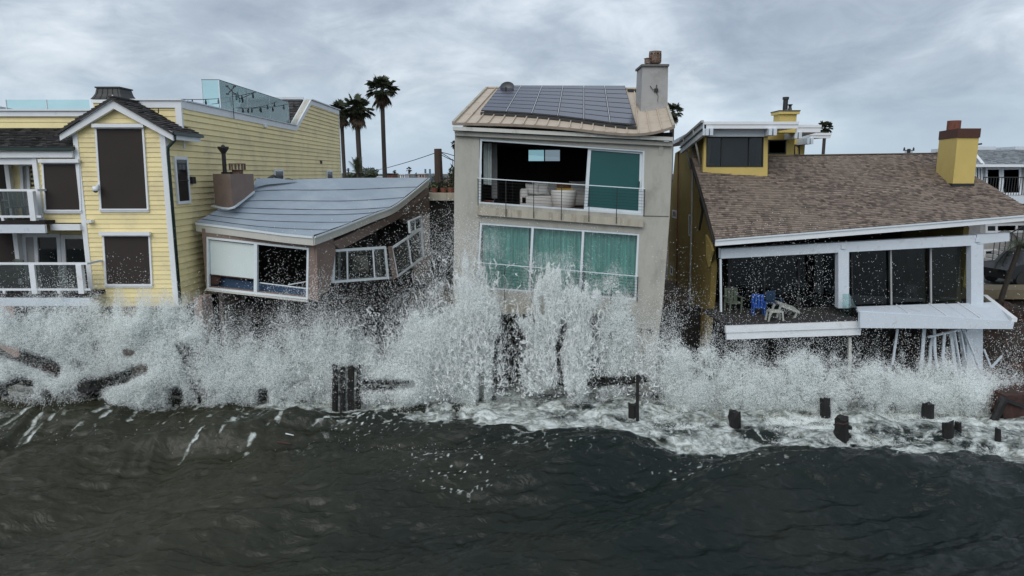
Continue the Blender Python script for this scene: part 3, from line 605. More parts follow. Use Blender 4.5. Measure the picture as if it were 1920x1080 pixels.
# dark inside
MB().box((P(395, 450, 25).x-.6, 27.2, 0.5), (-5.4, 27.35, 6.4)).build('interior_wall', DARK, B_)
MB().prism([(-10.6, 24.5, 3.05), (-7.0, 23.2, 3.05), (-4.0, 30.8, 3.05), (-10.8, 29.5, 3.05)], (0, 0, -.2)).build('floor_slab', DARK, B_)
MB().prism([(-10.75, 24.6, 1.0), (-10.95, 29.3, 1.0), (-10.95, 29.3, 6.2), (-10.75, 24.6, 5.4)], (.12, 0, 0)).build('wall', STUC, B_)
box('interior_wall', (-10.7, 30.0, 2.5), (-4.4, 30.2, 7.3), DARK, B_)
for x, y in ((-10.3, 24.6), (-8.3, 24.0), (-6.9, 23.6), (-5.6, 26.4), (-4.6, 29.2)):
    MB().box((x-.12, y, -1), (x+.12, y+.24, 2.9)).build('support_post', WOODD, B_)
# chimney
cb = sub('chimney', B_, P(436, 360, 26)); cb['label'] = 'square mauve stucco chimney'
qx0, qx1 = P(399, 350, 25.6).x, P(432, 350, 25.6).x
zt = P(432, 326, 25.4).z; zbm = P(432, 388, 25.6).z
MB().prism([P(399, 330, 25.6), P(431, 330, 25.2), P(431, 385, 25.2), P(402, 385, 25.6)], (0, 0, 0.001)) if False else None
c0 = P(399, 328, 25.5); c1 = P(432, 327, 24.9); c2 = P(475, 324, 26.6); c3 = c0+(c2-c1)
c0, c1, c2, c3 = [Vector((c.x, c.y, zt)) for c in (c0, c1, c2, c3)]
zc = [zt-P(399, 386, 25.5).z, zt-P(432, 391, 24.9).z, zt-P(475, 360, 26.6).z]; zc.append(zc[0]+zc[2]-zc[1]-.1)
V = [c0, c1, c2, c3]+[c-Vector((0, 0, d)) for c, d in zip((c0, c1, c2, c3), zc)]
mesh('stack', V, [(0, 1, 2, 3), (7, 6, 5, 4), (0, 4, 5, 1), (1, 5, 6, 2), (2, 6, 7, 3), (3, 7, 4, 0)], STUC, cb, recalc=True)
cc = (c0+c2)/2
MB().lathe(cc+Vector((-.25, 0, 0)), [(.2, 0), (.2, .07)], 10).build('flue_collar', WOODD, cb)
mb = MB(); k0 = cc+Vector((.12, .1, 0)); mb.lathe(k0, [(.2, 0), (.2, .16)], 12); mb.build('flue', RUSTM, cb)
mb = MB()
for k in range(14): th = k*2*math.pi/14; mb.bar(k0+Vector((.28*math.cos(th), .28*math.sin(th), .16)), k0+Vector((.28*math.cos(th), .28*math.sin(th), .36)), .03)
mb.lathe(k0+Vector((0, 0, .36)), [(.3, 0), (.3, .03)], 14); mb.lathe(k0+Vector((0, 0, .14)), [(.3, 0), (.3, .02)], 14); mb.build('spark_arrestor', RUSTM, cb)
fl = cc+Vector((-.28, -.1, .07)); zt2 = P(424, 275, fl.y).z-fl.z
mb = MB(); mb.lathe(fl, [(.075, 0), (.075, zt2-.25), (.20, zt2-.06), (.20, zt2), (.08, zt2), (.05, zt2+.06), (0.0, zt2+.08)], 12); mb.build('stove_pipe', BLK, cb)
fascia_strip('flashing', [P(398, 384, 25.4), P(432, 389, 24.8), P(455, 374, 25.7), P(476, 358, 26.5)], .07, .05, ALU, roofB, 10)
# ================================================================ HOUSE C : tall concrete house with solar panels
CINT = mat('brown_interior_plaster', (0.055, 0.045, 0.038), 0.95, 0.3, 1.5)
C_ = thing('house', (1.8, 27, 1.0), 'tall pale concrete house with solar panels, an open upper window and teal curtains below', 'house')
CF = PL((0, 24.0, 0), (0.02, -1, 0))
facade = holed('wall', CF, [(853, 246), (1262, 268), (1256, 400), (1244, 560), (1233, 640), (1222, 740), (852, 740), (850, 560)],
      [[(899, 260), (1209, 282), (1206, 404), (897, 381)], [(899, 417), (1199, 438), (1193, 563), (893, 540)], [(906, 588), (1186, 588), (1182, 735), (906, 735)]], CONC, C_, 0, .3, 'front wall of weathered concrete')
# side and rear shell
xl, xr_ = CF.h(853, 400).x, CF.h(1254, 400).x
MB().prism([P(853, 246, 24.32), P(850, 560, 24.32), P(852, 740, 24.32)] + [P(852, 740, 24.32)+Vector((.25, 0, 0)), P(853, 246, 24.32)+Vector((.25, 0, 0))], (0, 10, 0)).build('wall', CONC, C_, 'left side wall')
MB().prism([P(1262, 268, 24.32), P(1256, 400, 24.32), P(1244, 560, 24.32), P(1222, 740, 24.32), P(1222, 740, 24.32)-Vector((.25, 0, 0)), P(1262, 268, 24.32)-Vector((.25, 0, 0))], (0, 10, 0)).build('wall', CONC, C_, 'right side wall')
BW = PY(31.5)
yb_ = P(900, 381, 24.0).z; zc_ = P(900, 262, 24.0).z
def rect_on(Y, x0, x1, y0, y1): return [P(x0, y0, Y), P(x1, y0, Y), P(x1, y1, Y), P(x0, y1, Y)]
holed('rear_wall', PY(31.0), [(903, 252), (1180, 252), (1180, 470), (903, 470)], [[(989, 279), (1052, 279), (1052, 304), (989, 304)]], CINT, C_, 0, .2)
MB().prism([P(870, 460, 34.2), P(1230, 460, 34.2), P(1230, 330, 34.2), P(870, 330, 34.2)], (0, .1, 0)).build('rear_wall', CONC, C_)
rw = window(C_, PY(30.95), [(989, 279), (1052, 279), (1052, 304), (989, 304)], BLK, WINSKY, (.51,), w=.05, off=.02, pms=[WINSKY, GL_DARK], label='rear window showing the sky')
# floors and ceilings
def slabz(name, z, th, m, y0=24.33, y1=30.9, x0=xl+.28, x1=xr_-.35, label=None):
    return MB().box((x0, y0, z-th), (x1, y1, z)).build(name, m, C_, label)
zf1 = P(1050, 394, 24.3).z; zf0 = P(1050, 553, 24.3).z
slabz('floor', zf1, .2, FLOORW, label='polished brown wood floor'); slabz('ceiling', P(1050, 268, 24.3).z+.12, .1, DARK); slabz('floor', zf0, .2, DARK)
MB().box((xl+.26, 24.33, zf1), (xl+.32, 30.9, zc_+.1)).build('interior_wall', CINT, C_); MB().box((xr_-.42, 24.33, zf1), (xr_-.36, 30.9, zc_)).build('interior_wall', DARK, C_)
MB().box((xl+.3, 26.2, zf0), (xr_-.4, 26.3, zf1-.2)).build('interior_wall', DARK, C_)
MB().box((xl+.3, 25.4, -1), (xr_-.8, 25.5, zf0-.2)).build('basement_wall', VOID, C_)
# cornice bands
MB().prism(pts(CF, [(849, 237), (1262, 257), (1262, 264), (849, 244)], .30), -CF.N*.45).build('cornice', mat('pale_cornice_paint', (0.58, 0.58, 0.54), .7, .05, 3, stain_shade=(.3, .3, .28), stscale=2.5, stlo=.56, sthi=.8), C_)
MB().prism(pts(CF, [(852, 246), (1261, 266), (1261, 274), (853, 254)], .14), -CF.N*.2).build('cornice', CONC, C_)
MB().prism(pts(CF, [(896, 388), (1207, 412), (1206, 426), (895, 403)], .16), -CF.N*.15).build('ledge', CONC2, C_, 'stained balcony ledge')
MB().prism(pts(CF, [(1206, 404), (1254, 405), (1254, 407), (1206, 406)], .006), -CF.N*.01).build('joint', mat('joint_shadow_gap', (.12, .12, .11), .9), C_)
MB().prism(pts(CF, [(893, 566), (1192, 575), (1190, 590), (900, 588)], .10), -CF.N*.1).build('ledge', CONC2, C_)
# windows
uw_ = window(C_, CF, [(900, 260), (1209, 281), (1206, 404), (897, 382)], ALU, None, (), w=.07, th=.12, off=-.02, label='open upper window wall in white aluminium')
dq = [(1103, 275), (1206, 283), (1203, 402), (1095, 393)]
window(uw_, CF, dq, ALU, TEALP, (), w=.11, th=.09, off=-.12, name='sliding_door', pms=[TEALP], label='closed sliding door with a deep teal screen')
MB().bar(CF.h(1199, 340, -.02), CF.h(1198, 355, -.02), .03).build('handle', BLK, uw_)
lw_ = window(C_, CF, [(900, 417), (1199, 438), (1193, 563), (893, 541)], ALU, GL_TEAL, (.325, .65), w=.07, th=.12, off=-.02, mw=.08, label='lower window wall of three panes')
# pleated curtains behind the lower glass
def curtain(name, pl, x0, x1, top, bot, m, parent, off, n=90, amp=.05, fw=9.0, label=None):
    V = []; F = []
    for j in (0, 1):
        for i in range(n+1):
            t = i/n; x = lerp(x0, x1, t); y = lerp(top[0], top[1], t) if j == 0 else lerp(bot[0], bot[1], t)
            a = math.sin(t*n*.9+1.3*math.sin(t*17))*amp+.03*math.sin(t*23)
            V.append(pl.h(x, y, off+a))
    for i in range(n): F.append((i, i+1, n+2+i, n+1+i))
    return mesh(name, V, F, m, parent, label, smooth=True)
curtain('curtain', CF, 905, 992, (421, 426), (538, 546), CURT2, lw_, -.40, 60, .10)
curtain('curtain', CF, 994, 1092, (427, 433), (546, 553), CURT2, lw_, -.40, 66, .10)
curtain('curtain', CF, 1094, 1192, (434, 440), (553, 560), CURT2, lw_, -.40, 66, .10)
curtain('curtain', PY(24.7), 906, 922, (264, 266), (345, 347), CURT, uw_, 0, 14, .05)
MB().box(tuple(P(922, 372, 25.6)), (P(932, 270, 25.6).x, 25.7, zc_)).build('interior_column', GREYP, C_)
# cable railing in front of both openings
def railing(x0, y0, x1, y1, drop, n, front, label):
    rl_ = sub('railing', C_, CF.h(x0, y0, front)); rl_['label'] = label
    a = CF.h(x0, y0, front); b = CF.h(x1, y1, front); dz = CF.h(x0, y0+drop, front)-a; dz = Vector((0, 0, -dz.length))
    MB().bar(a, b, .03, .03).build('top_rail', ALU, rl_)
    for k in range(n):
        t = (k+.0)/(n-1); p = lerp(a, b, t); e_ = .42 if 0 < k < n-1 else .1
        MB().bar(p, p+dz-Vector((0, 0, e_)), .025).build('post', BLK, rl_)
    for k in range(1, 8): MB().bar(a+dz*(k/8), b+dz*(k/8), .009).build('cable', BLK, rl_)
    for p in (a, b): MB().bar(p, p-CF.N*(front+.02), .03).build('bracket', ALU, rl_)
railing(896, 334, 1209, 354, 46, 7, .20, 'thin steel railing across the upper opening')
railing(896, 492, 1196, 518, 44, 7, .12, 'thin steel railing across the lower window')
# furniture in the upper room
def rbox(a, b, r=.06, seg=3):   # rounded box mesh data
    bm = bmesh.new(); bmesh.ops.create_cube(bm, size=1); a = Vector(a); b = Vector(b)
    for v_ in bm.verts: v_.co = Vector(((a[i]+b[i])/2+v_.co[i]*(b[i]-a[i]) for i in range(3)))
    bmesh.ops.bevel(bm, geom=bm.edges, offset=r, segments=seg, affect='EDGES', profile=.5)
    V = [v_.co.copy() for v_ in bm.verts]; bm.verts.index_update(); F = [tuple(v_.index for v_ in f.verts) for f in bm.faces]; bm.free(); return V, F
def rpart(name, a, b, m, parent, r=.06): V, F = rbox(a, b, r); return mesh(name, V, F, m, parent, smooth=True)
def cushion(name, c, w_, h_, m, parent, th=.16, rz=0, tilt=.25):
    V = []; F = []; n = 8
    for s in (1, -1):
        for j in range(n+1):
            for i in range(n+1):
                u = i/n*2-1; v_ = j/n*2-1; k = (1-u*u)**.5*(1-v_*v_)**.5 if abs(u) < 1 and abs(v_) < 1 else 0
                x = u*w_/2*(1-.08*(1-abs(v_))*abs(u)); z = v_*h_/2*(1-.08*(1-abs(u))*abs(v_)); y = -s*k*th/2
                p = Vector((x, y+z*math.sin(tilt), z*math.cos(tilt))); p = Vector((p.x*math.cos(rz)-p.y*math.sin(rz), p.x*math.sin(rz)+p.y*math.cos(rz), p.z)); V.append(Vector(c)+p)
    q = (n+1)**2
    for s in range(2):
        for j in range(n):
            for i in range(n):
                a = s*q+j*(n+1)+i; f = (a, a+1, a+n+2, a+n+1); F.append(f if s == 0 else f[::-1])
    return mesh(name, V, F, m, parent, smooth=True)
sx = P(975, 372, 25.6).x; S = thing('sofa', (sx+.8, 26.3, zf1), 'white upholstered sofa section with scatter cushions behind the open upper window', 'sofa')
rpart('seat', (sx, 25.6, zf1+.04), (sx+1.25, 26.6, zf1+.46), CUSH, S); rpart('arm', (sx, 25.6, zf1+.10), (sx+.30, 26.6, zf1+.72), CUSH, S, .08)
rpart('base', (sx+1.26, 26.7, zf1+.04), (sx+3.1, 27.7, zf1+.46), CUSH, S); rpart('backrest', (sx+.3, 27.4, zf1+.3), (sx+3.1, 27.72, zf1+.88), CUSH, S, .1)
for (dx, y, m, wd) in ((.45, 25.95, CUSH, .5), (.85, 26.1, CUSH, .55), (.75, 26.9, CUSH, .6), (1.25, 27.1, CUSH, .6), (1.75, 27.1, TAN, .6), (2.3, 27.2, CUSH, .7), (2.8, 27.2, CUSH, .6)):
    cushion('cushion', (sx+dx, y, zf1+.70), wd, wd*.85, m, S, .2, random.uniform(-.3, .3), .3)
ax = P(1058, 380, 24.95).x; T_ = thing('tub_armchair', (ax, 25.1, zf1), 'rounded white tub armchair with its back to the open upper window', 'armchair')
V = []; F = []; n = 28
prof = [(.36, .03), (.42, .10), (.46, .35), (.48, .62), (.465, .68), (.42, .68), (.40, .62), (.38, .42), (.0001, .42)]
for r_, z_ in prof:
    for i in range(n): th = 2*math.pi*i/n; V.append(Vector((ax+r_*math.cos(th), 25.25+r_*math.sin(th), zf1+z_)))
for k in range(len(prof)-1):
    for i in range(n): F.append((k*n+i, k*n+(i+1) % n, (k+1)*n+(i+1) % n, (k+1)*n+i))
mesh('shell', V, F, CUSH, T_, smooth=True); MB().lathe((ax, 25.25, zf1), [(.3, 0), (.34, .03)], 20).build('plinth', BLK, T_)
cushion('cushion', (ax+.05, 25.35, zf1+.68), .62, .35, MUST, T_, .2, 0, 1.2)
bx0 = P(1020, 330, 29.5)
MB().box((bx0.x, 29.3, zf1), (bx0.x+1.9, 29.9, zf1+.8)).build('kitchen_counter', GREYP, C_)
lp = thing('floor_planter', tuple(P(918, 360, 24.9)), 'low clay planter inside the left edge of the open upper window', 'planter')
MB().lathe((P(916, 360, 24.9).x, 24.9, zf1), [(.12, 0), (.18, .3), (.17, .32)], 12).build('pot', BRICKR, lp)
mb = MB()
for k in range(8):
    a = Vector((P(935+k*13, 360, 27).x, 27.0+k*.35, zf1)); mb.bar(a, a+Vector((0, 0, 1.0)), .03)
mb.bar((P(935, 360, 27).x, 27, zf1+1.0), (P(1026, 360, 27).x, 29.45, zf1+1), .04); mb.build('stair_railing', BLK, C_)
# ---- roof: beige standing seam sheets, sagging toward the right
RL = P(850, 237, 23.7); RR = P(1263, 243, 23.7); TL = P(913, 170, 30.6); TR = P(1240, 172, 30.8)
def roofC(u, v):
    p = bil([TL, TR, RR, RL], u, 1-v)
    bump = .34*math.exp(-((u-.80)/.12)**2)*math.exp(-(v/.6)**2) if False else 0
    sag = -.27*math.sin(math.pi*max(u, 0)**3)*(1-v)**.8-.06*math.exp(-((u-.9)/.1)**2)*math.exp(-((v-.35)/.3)**2)
    return p+Vector((0, 0, sag+.10))
rC = sub('roof', C_, (1.8, 27, 10)); rC['label'] = 'beige standing seam metal roof, buckled at the right corner'
npan = 19
for k in range(npan):
    u0, u1 = k/npan, (k+1)/npan; V = []; F = []; nv = 10
    for lay in (0, -.05):
        for j in range(nv+1):
            for u in (u0+.001, u1-.001): V.append(roofC(u, j/nv)+Vector((0, 0, lay)))
    q = 2*(nv+1)
    for j in range(nv):
        a = 2*j; F += [(a, a+1, a+3, a+2), (a+q, a+2+q, a+3+q, a+1+q), (a, a+2, a+2+q, a+q), (a+1, a+1+q, a+3+q, a+3)]
    F += [(0, q, q+1, 1), (2*nv, 2*nv+1, 2*nv+1+q, 2*nv+q)]
    mesh('roof_sheet', V, F, MET, rC)
    mb = MB(); pp = [roofC(u0, j/nv)+Vector((0, 0, .03)) for j in range(nv+1)]
    for j in range(nv): mb.bar(pp[j], pp[j+1], .035, .06)
    if k: mb.build('seam', MET, rC)
mb = MB()
for k in range(24): mb.bar(roofC(k/24, 0)-Vector((0, .03, .02)), roofC((k+1)/24, 0)-Vector((0, .03, .02)), .06, .09)
mb.build('eave_flashing', mat('rusty_eave_flashing', (.24, .20, .16), .7, .3, 3), rC)
for uu in (0, 1):
    mb = MB(); pp = [roofC(uu, j/8)+Vector((0, 0, .01)) for j in range(9)]
    for j in range(8): mb.bar(pp[j], pp[j+1], .09, .12)
    mb.build('rake_flashing', CONC2, rC)
MB().bar(roofC(0, 1)+Vector((0, 0, .03)), roofC(1, 1)+Vector((0, 0, .03)), .16, .06).build('ridge_cap', MET, rC)
MB().prism([TL-Vector((.0, -.1, .0)), TR+Vector((0, .1, 0)), Vector((TR.x, TR.y+.1, 9.28)), Vector((TL.x, TL.y+.1, 9.28))], (0, .2, 0)).build('rear_wall', CONC, C_)
# near-black block paints the gap's shade beneath the lifted right corner, plus side gables
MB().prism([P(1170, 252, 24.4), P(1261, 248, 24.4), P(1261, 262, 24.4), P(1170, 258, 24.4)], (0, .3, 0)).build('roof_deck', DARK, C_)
MB().prism([RR+Vector((-.25, .3, -.35)), TR+Vector((.1, -.1, -.1)), Vector((TR.x+.1, 30.7, 8.6)), Vector((RR.x-.25, 24.1, 8.6))], (-.15, 0, 0)).build('gable_wall', CONC, C_)
MB().prism([RL+Vector((.15, .3, -.2)), TL+Vector((-.1, -.1, -.1)), Vector((TL.x-.1, 30.7, 8.6)), Vector((RL.x+.15, 24.1, 8.6))], (.15, 0, 0)).build('gable_wall', CONC, C_)
# ---- solar array: 6 x 8 panels
def inv_roof(px, py):
    d = ray(px, py); best = None
    n_ = (TR-TL).cross(RL-TL).normalized(); t = (TL-CAM).dot(n_)/d.dot(n_); p = CAM+d*t
    # bilinear inverse by a few newton steps
    u, v = .5, .5
    for _ in range(12):
        q = bil([TL, TR, RR, RL], u, 1-v); e0 = p-q; du = (bil([TL, TR, RR, RL], u+1e-3, 1-v)-q)/1e-3; dv = (bil([TL, TR, RR, RL], u, 1-v-1e-3)-q)/1e-3
        a11, a12, a22 = du.dot(du), du.dot(dv), dv.dot(dv); b1_, b2_ = du.dot(e0), dv.dot(e0); D = a11*a22-a12*a12
        u += (b1_*a22-b2_*a12)/D; v += (a11*b2_-a12*b1_)/D
    return u, v
SAr = sub('solar_array', C_, (1.8, 27, 10)); SAr['label'] = 'solar array of six columns by eight rows'
cTL, cTR, cBR, cBL = inv_roof(938, 172), inv_roof(1172, 172), inv_roof(1194, 233), inv_roof(901, 221)
def sol(u, v, lift=.17):
    a = (lerp(cTL[0], cTR[0], u), lerp(cTL[1], cTR[1], u)); b = (lerp(cBL[0], cBR[0], u), lerp(cBL[1], cBR[1], u))
    uu, vv = lerp(a[0], b[0], 1-v), lerp(a[1], b[1], 1-v); return roofC(min(max(uu, 0), 1), min(max(vv, 0), 1))+Vector((0, 0, lift))
for j in range(8):
    for i in range(6):
        g = .004; gu = .0035 if i != 1 else .003
        q = [sol(i/6+gu, (j+1)/8-g), sol((i+1)/6-gu, (j+1)/8-g), sol((i+1)/6-gu, j/8+g), sol(i/6+gu, j/8+g)]
        o = MB().prism(q, (0, 0, -.045)).build('solar_panel', BLK, SAr)
        i2 = [bil(q, .022, .035)+Vector((0, 0, .004)), bil(q, .978, .035)+Vector((0, 0, .004)), bil(q, .978, .965)+Vector((0, 0, .004)), bil(q, .022, .965)+Vector((0, 0, .004))]
        me = o.data; me.materials.append(SOLAR)
        k = len(me.vertices); c = ORG[o.name]; me.vertices.add(4)
        for a, p in enumerate(i2): me.vertices[k+a].co = p-c
        me.loops.add(4); me.polygons.add(1); pl_ = me.polygons[-1]; pl_.loop_start = len(me.loops)-4
        try: pl_.loop_total = 4
        except Exception: pass
        for a in range(4): me.loops[len(me.loops)-4+a].vertex_index = k+3-a
        pl_.material_index = 1; me.update(); me.validate()
for i in range(1, 6):
    mb = MB()
    for k in range(12): mb.bar(sol(i/6, k/12, .178), sol(i/6, (k+1)/12, .178), .022, .016)
    mb.build('panel_rail', SOLFR, SAr)
for v_ in (-.005,):
    mb = MB()
    for k in range(24): mb.bar(sol(k/24, 0, .06), sol((k+1)/24, 0, .06), .05, .10)
    mb.build('edge_skirt', BLK, SAr)
# chimney
cC = sub('chimney', C_, P(1228, 200, 27)); cC['label'] = 'tall grey stucco chimney with a rusty flue'
q0, q1 = P(1202, 124, 26.6), P(1254, 123, 26.2); zb0 = P(1225, 215, 26.4).z-.5
b0, b1_ = P(1200, 200, 27.4).x, P(1251, 204, 27.4).x
w0, w1 = P(1202, 124, 27).x, P(1253, 124, 27).x
MB().prism([P(1205, 122, 27), P(1253, 122, 27), P(1251, 222, 27), P(1201, 216, 27)], (0, 1.2, 0)).build('stack', GREYP, cC)
MB().prism([P(1203, 120, 26.92), P(1255, 120, 26.92), P(1255, 124, 26.92), P(1203, 124, 26.92)], (0, 1.36, 0)).build('cap', mat('chimney_cap_dark', (.13, .12, .115), .8), cC)
fc = P(1228, 119, 27.5); mb = MB(); mb.lathe(fc, [(.22, 0), (.25, .08), (.20, .10), (.20, .34), (.24, .36), (.24, .44), (.0, .46)], 16)
for k in range(12): th = k*math.pi/6; mb.bar(fc+Vector((.225*math.cos(th), .225*math.sin(th), .1)), fc+Vector((.225*math.cos(th), .225*math.sin(th), .36)), .035)
mb.build('flue', RUSTM, cC, smooth=False)
MB().lathe(P(1214, 119, 27.3), [(.12, 0), (.12, .16), (.15, .18), (.0, .22)], 12).build('flue', RUSTM, cC)
bx_ = P(1230, 170, 26.98); mb = MB().box(bx_-Vector((.07, .05, .05)), bx_+Vector((.07, 0, .08)))
mb.tube([P(1219, 161, 26.97), P(1224, 168, 26.95), P(1230, 169, 26.95)], .012, 5); mb.tube([P(1231, 159, 26.97), P(1231, 166, 26.95)], .02, 5); mb.tube([P(1230, 172, 26.97), P(1234, 180, 26.97), P(1233, 190, 26.97)], .008, 5); mb.build('junction_box', BLK, cC)
MB().prism([P(1196, 208, 26.9), P(1225, 212, 26.9), P(1252, 206, 26.9), P(1252, 212, 26.85), P(1225, 219, 26.85), P(1196, 214, 26.85)], (0, .1, 0)).build('flashing', CONC2, cC)
MB().box(P(1178, 176, 30.2), P(1196, 169, 30.5)).build('roof_vent', BLK, C_)
# satellite dish
dc = P(951, 163, 29.6); SD = thing('satellite_dish', P(951, 176, 29.6), 'dark satellite dish standing on the roof ridge above the solar panels', 'satellite dish')
V = []; F = []; n = 24; dirn = Vector((-.15, -1, .35)).normalized(); ux_ = dirn.cross(Vector((0, 0, 1))).normalized(); uz_ = ux_.cross(dirn)
V.append(dc-dirn*.07)
for k in range(1, 5):
    for i in range(n): th = 2*math.pi*i/n; r_ = k/4; V.append(dc+ux_*.30*r_*math.cos(th)+uz_*.24*r_*math.sin(th)+dirn*(-.07+.07*r_*r_))
for i in range(n): F.append((0, 1+i, 1+(i+1) % n))
for k in range(3):
    for i in range(n): F.append((1+k*n+i, 1+k*n+(i+1) % n, 1+(k+1)*n+(i+1) % n, 1+(k+1)*n+i)[::-1])
mesh('dish', V, F, mat('dark_dish', (.055, .06, .065), .4, .2, 6), SD, smooth=True)
tube('mast', [dc-dirn*.09, dc-dirn*.14-Vector((0, 0, .2)), dc-dirn*.1-Vector((0, 0, .55))], .03, BLK, SD)
tube('feed_arm', [dc-uz_*.24, dc+dirn*.3-uz_*.2], .014, BLK, SD); MB().box(dc+dirn*.3-uz_*.2-Vector((.04, .04, .04)), dc+dirn*.3-uz_*.2+Vector((.04, .04, .04))).build('feed_horn', BLK, SD)
tube('brace', [P(941, 160, 29.7), P(941, 176, 29.7)], .015, ALU, SD)
# house number, partly hidden by foam
def text3(s, pos, size, m, parent, name):
    cu = bpy.data.curves.new(name, 'FONT'); cu.body = s; cu.size = size; cu.extrude = .012; cu.materials.append(m)
    o0 = bpy.data.objects.new(name+'_curve', cu); COL.objects.link(o0); dg = bpy.context.evaluated_depsgraph_get(); dg.update(); me = bpy.data.meshes.new_from_object(o0.evaluated_get(dg)); bpy.data.objects.remove(o0)
    me.materials.clear(); me.materials.append(m); o = bpy.data.objects.new(name, me); COL.objects.link(o); o.parent = parent; o.location = Vector(pos)-ORG[parent.name]; o.rotation_euler = (R(90), R(3), 0); return o
text3('2  90', CF.h(1198, 624, .015), .24, BLK, C_, 'house_number')
# ================================================================ HOUSE D : ochre house with the brown shingle roof
D_ = thing('house', (12, 27, 1.0), 'ochre stucco house with a broad brown shingle roof, torn side wall and wrecked deck', 'house')
xD = 7.15
eL, eR = P(1341, 449, 23.3), P(1945, 401, 23.6); rLft, rRgt = P(1312, 322, 27.2), P(1756, 288, 31.0)
TLd, TRd = P(1440, 290, 31.0), P(1757, 288, 31.0)
def roofD(u, v):
    e = lerp(eL, eR, u); 
    # ridge line runs from the dormer to the right end
    lt = P(1297, 290, 29.0); t = lerp(lt, TRd, u); t = Vector((t.x, lerp(29.0, 31.0, u), lerp(P(1400, 295, 29.2).z, TRd.z, u)))
    p = lerp(e, t, v); p.z += -.10*math.sin(math.pi*v)*math.sin(math.pi*u)+.05*math.sin(math.pi*v)*max(0, 1-u*3)-.05*math.exp(-((u-.55)/.18)**2)*math.exp(-((v-.42)/.06)**2)
    return p
# underlay
V = []; F = []; nu, nv = 30, 14
for lay in (0, -.16):
    for j in range(nv+1):
        for i in range(nu+1): V.append(roofD(i/nu, j/nv)+Vector((0, 0, lay-.005)))
q = (nu+1)*(nv+1)
for j in range(nv):
    for i in range(nu): a = j*(nu+1)+i; F += [(a, a+1, a+nu+2, a+nu+1), (a+q, a+nu+1+q, a+nu+2+q, a+1+q)]
for i in range(nu): F.append((i, i+q, i+1+q, i+1)); a = nv*(nu+1)+i; F.append((a, a+1, a+1+q, a+q))
for j in range(nv): a = j*(nu+1); F.append((a, a+nu+1, a+nu+1+q, a+q)); a += nu; F.append((a, a+q, a+nu+1+q, a+nu+1))
rD = mesh('roof', V, F, BSHING, D_, 'broad roof of brown asphalt shingles')
shingle_field(rD, roofD, 46, 88, BSHING, .022, lap=1.15, nparts=300, jit=.5)
mb = MB()
for k in range(20): mb.bar(roofD(k/20, 1)+Vector((0, 0, .03)), roofD((k+1)/20, 1)+Vector((0, 0, .03)), .25, .03)
mb.build('ridge_cap', BSHING, rD)
MB().prism([TRd+Vector((0, .02, .02)), P(1297, 292, 30.7), P(1297, 420, 33.0), P(1757, 420, 33)], (0, .2, 0)).build('rear_wall', DARK, D_)
# eave fascia (white, cracked) 
fascia_strip('fascia', [eL+Vector((0, 0, -.02)), lerp(eL, eR, .33)+Vector((0, 0, -.03)), lerp(eL, eR, .66)+Vector((0, 0, -.02)), eR], .20, .06, WHT, D_, 20, .05)
fascia_strip('drip_edge', [eL, lerp(eL, eR, .33), lerp(eL, eR, .66), eR], .05, .04, ALU, D_, 20, .09)
rk = [roofD(0, t/6)+Vector((-.03, 0, -.02)) for t in range(7)]
mb = MB()
for k in range(6): mb.prism([rk[k], rk[k+1], rk[k+1]-Vector((0, 0, .14)), rk[k]-Vector((0, 0, .14))], (-.05, 0, 0))
mb.build('rake_board', DARK, D_)
# left wall, tall
zdt = P(1322, 232, 26.3).z
LWp = [(xD, 24.6, 3.2), (xD, 31.2, 1.0), (xD, 31.2, P(1265, 283, 30.0).z), (xD, 27.75, P(1325, 252, 26.3).z), (xD, 27.75, 7.4), (xD, 24.9, 6.0), (xD, 24.5, 5.2)]
XW = PL((7.8, 28, 5), (-1, 0, 0))
lwpx = [(1325, 252), (1266, 287), (1254, 420), (1250, 700), (1300, 720), (1322, 640), (1331, 560), (1334, 500), (1331, 470), (1336, 440), (1330, 380), (1318, 330)]
def onX(px, py, X=7.8): return atX(px, py, X)
MB().prism([onX(*p) for p in lwpx], (.22, 0, 0)).build('wall', OCH, D_, 'long ochre side wall with a torn front edge')
MB().prism([onX(x, y) for x, y in [(1318, 352), (1312, 372), (1316, 395), (1310, 430), (1313, 432), (1319, 400), (1322, 370)]], (-.02, 0, 0)).build('crack', DARK, D_)
mb = MB(); rdg = [(1330, 436), (1334, 452), (1340, 462), (1335, 478), (1338, 492), (1333, 510)]
mb.prism([onX(x, y)-Vector((0.03, 0, 0)) for x, y in [(1328, 440), (1337, 456), (1341, 470), (1336, 486), (1333, 500), (1329, 480)]], (-.08, 0, 0)); mb.build('torn_stucco', OCHB, D_)
tube('downpipe', [onX(1300, 272, 7.71), onX(1299, 300, 7.71), onX(1297, 400, 7.71), onX(1292, 620, 7.71)], .045, GREYP, D_, 8)
tube('downpipe', [onX(1272, 285, 7.74), onX(1270, 420, 7.74), onX(1268, 600, 7.74)], .03, BRICKR, D_, 6)
def sidewinD(x0, x1, y0, y1, name='window'):
    q_ = [onX(x0, y0, 7.78), onX(x1, y0, 7.78), onX(x1, y1, 7.78), onX(x0, y1, 7.78)]; q_[1].z = q_[0].z; q_[2].z = q_[3].z
    mb = MB(); i = ring(mb, q_, .07, Vector((-1, 0, 0)), .05); o = mb.build(name, ALU, D_); MB().prism([p+Vector((.01, 0, 0)) for p in i], (.01, 0, 0)).build('pane', mat_pane, o)
sidewinD(1260, 1268, 393, 408); sidewinD(1291, 1296, 402, 442); sidewinD(1256, 1261, 498, 514)
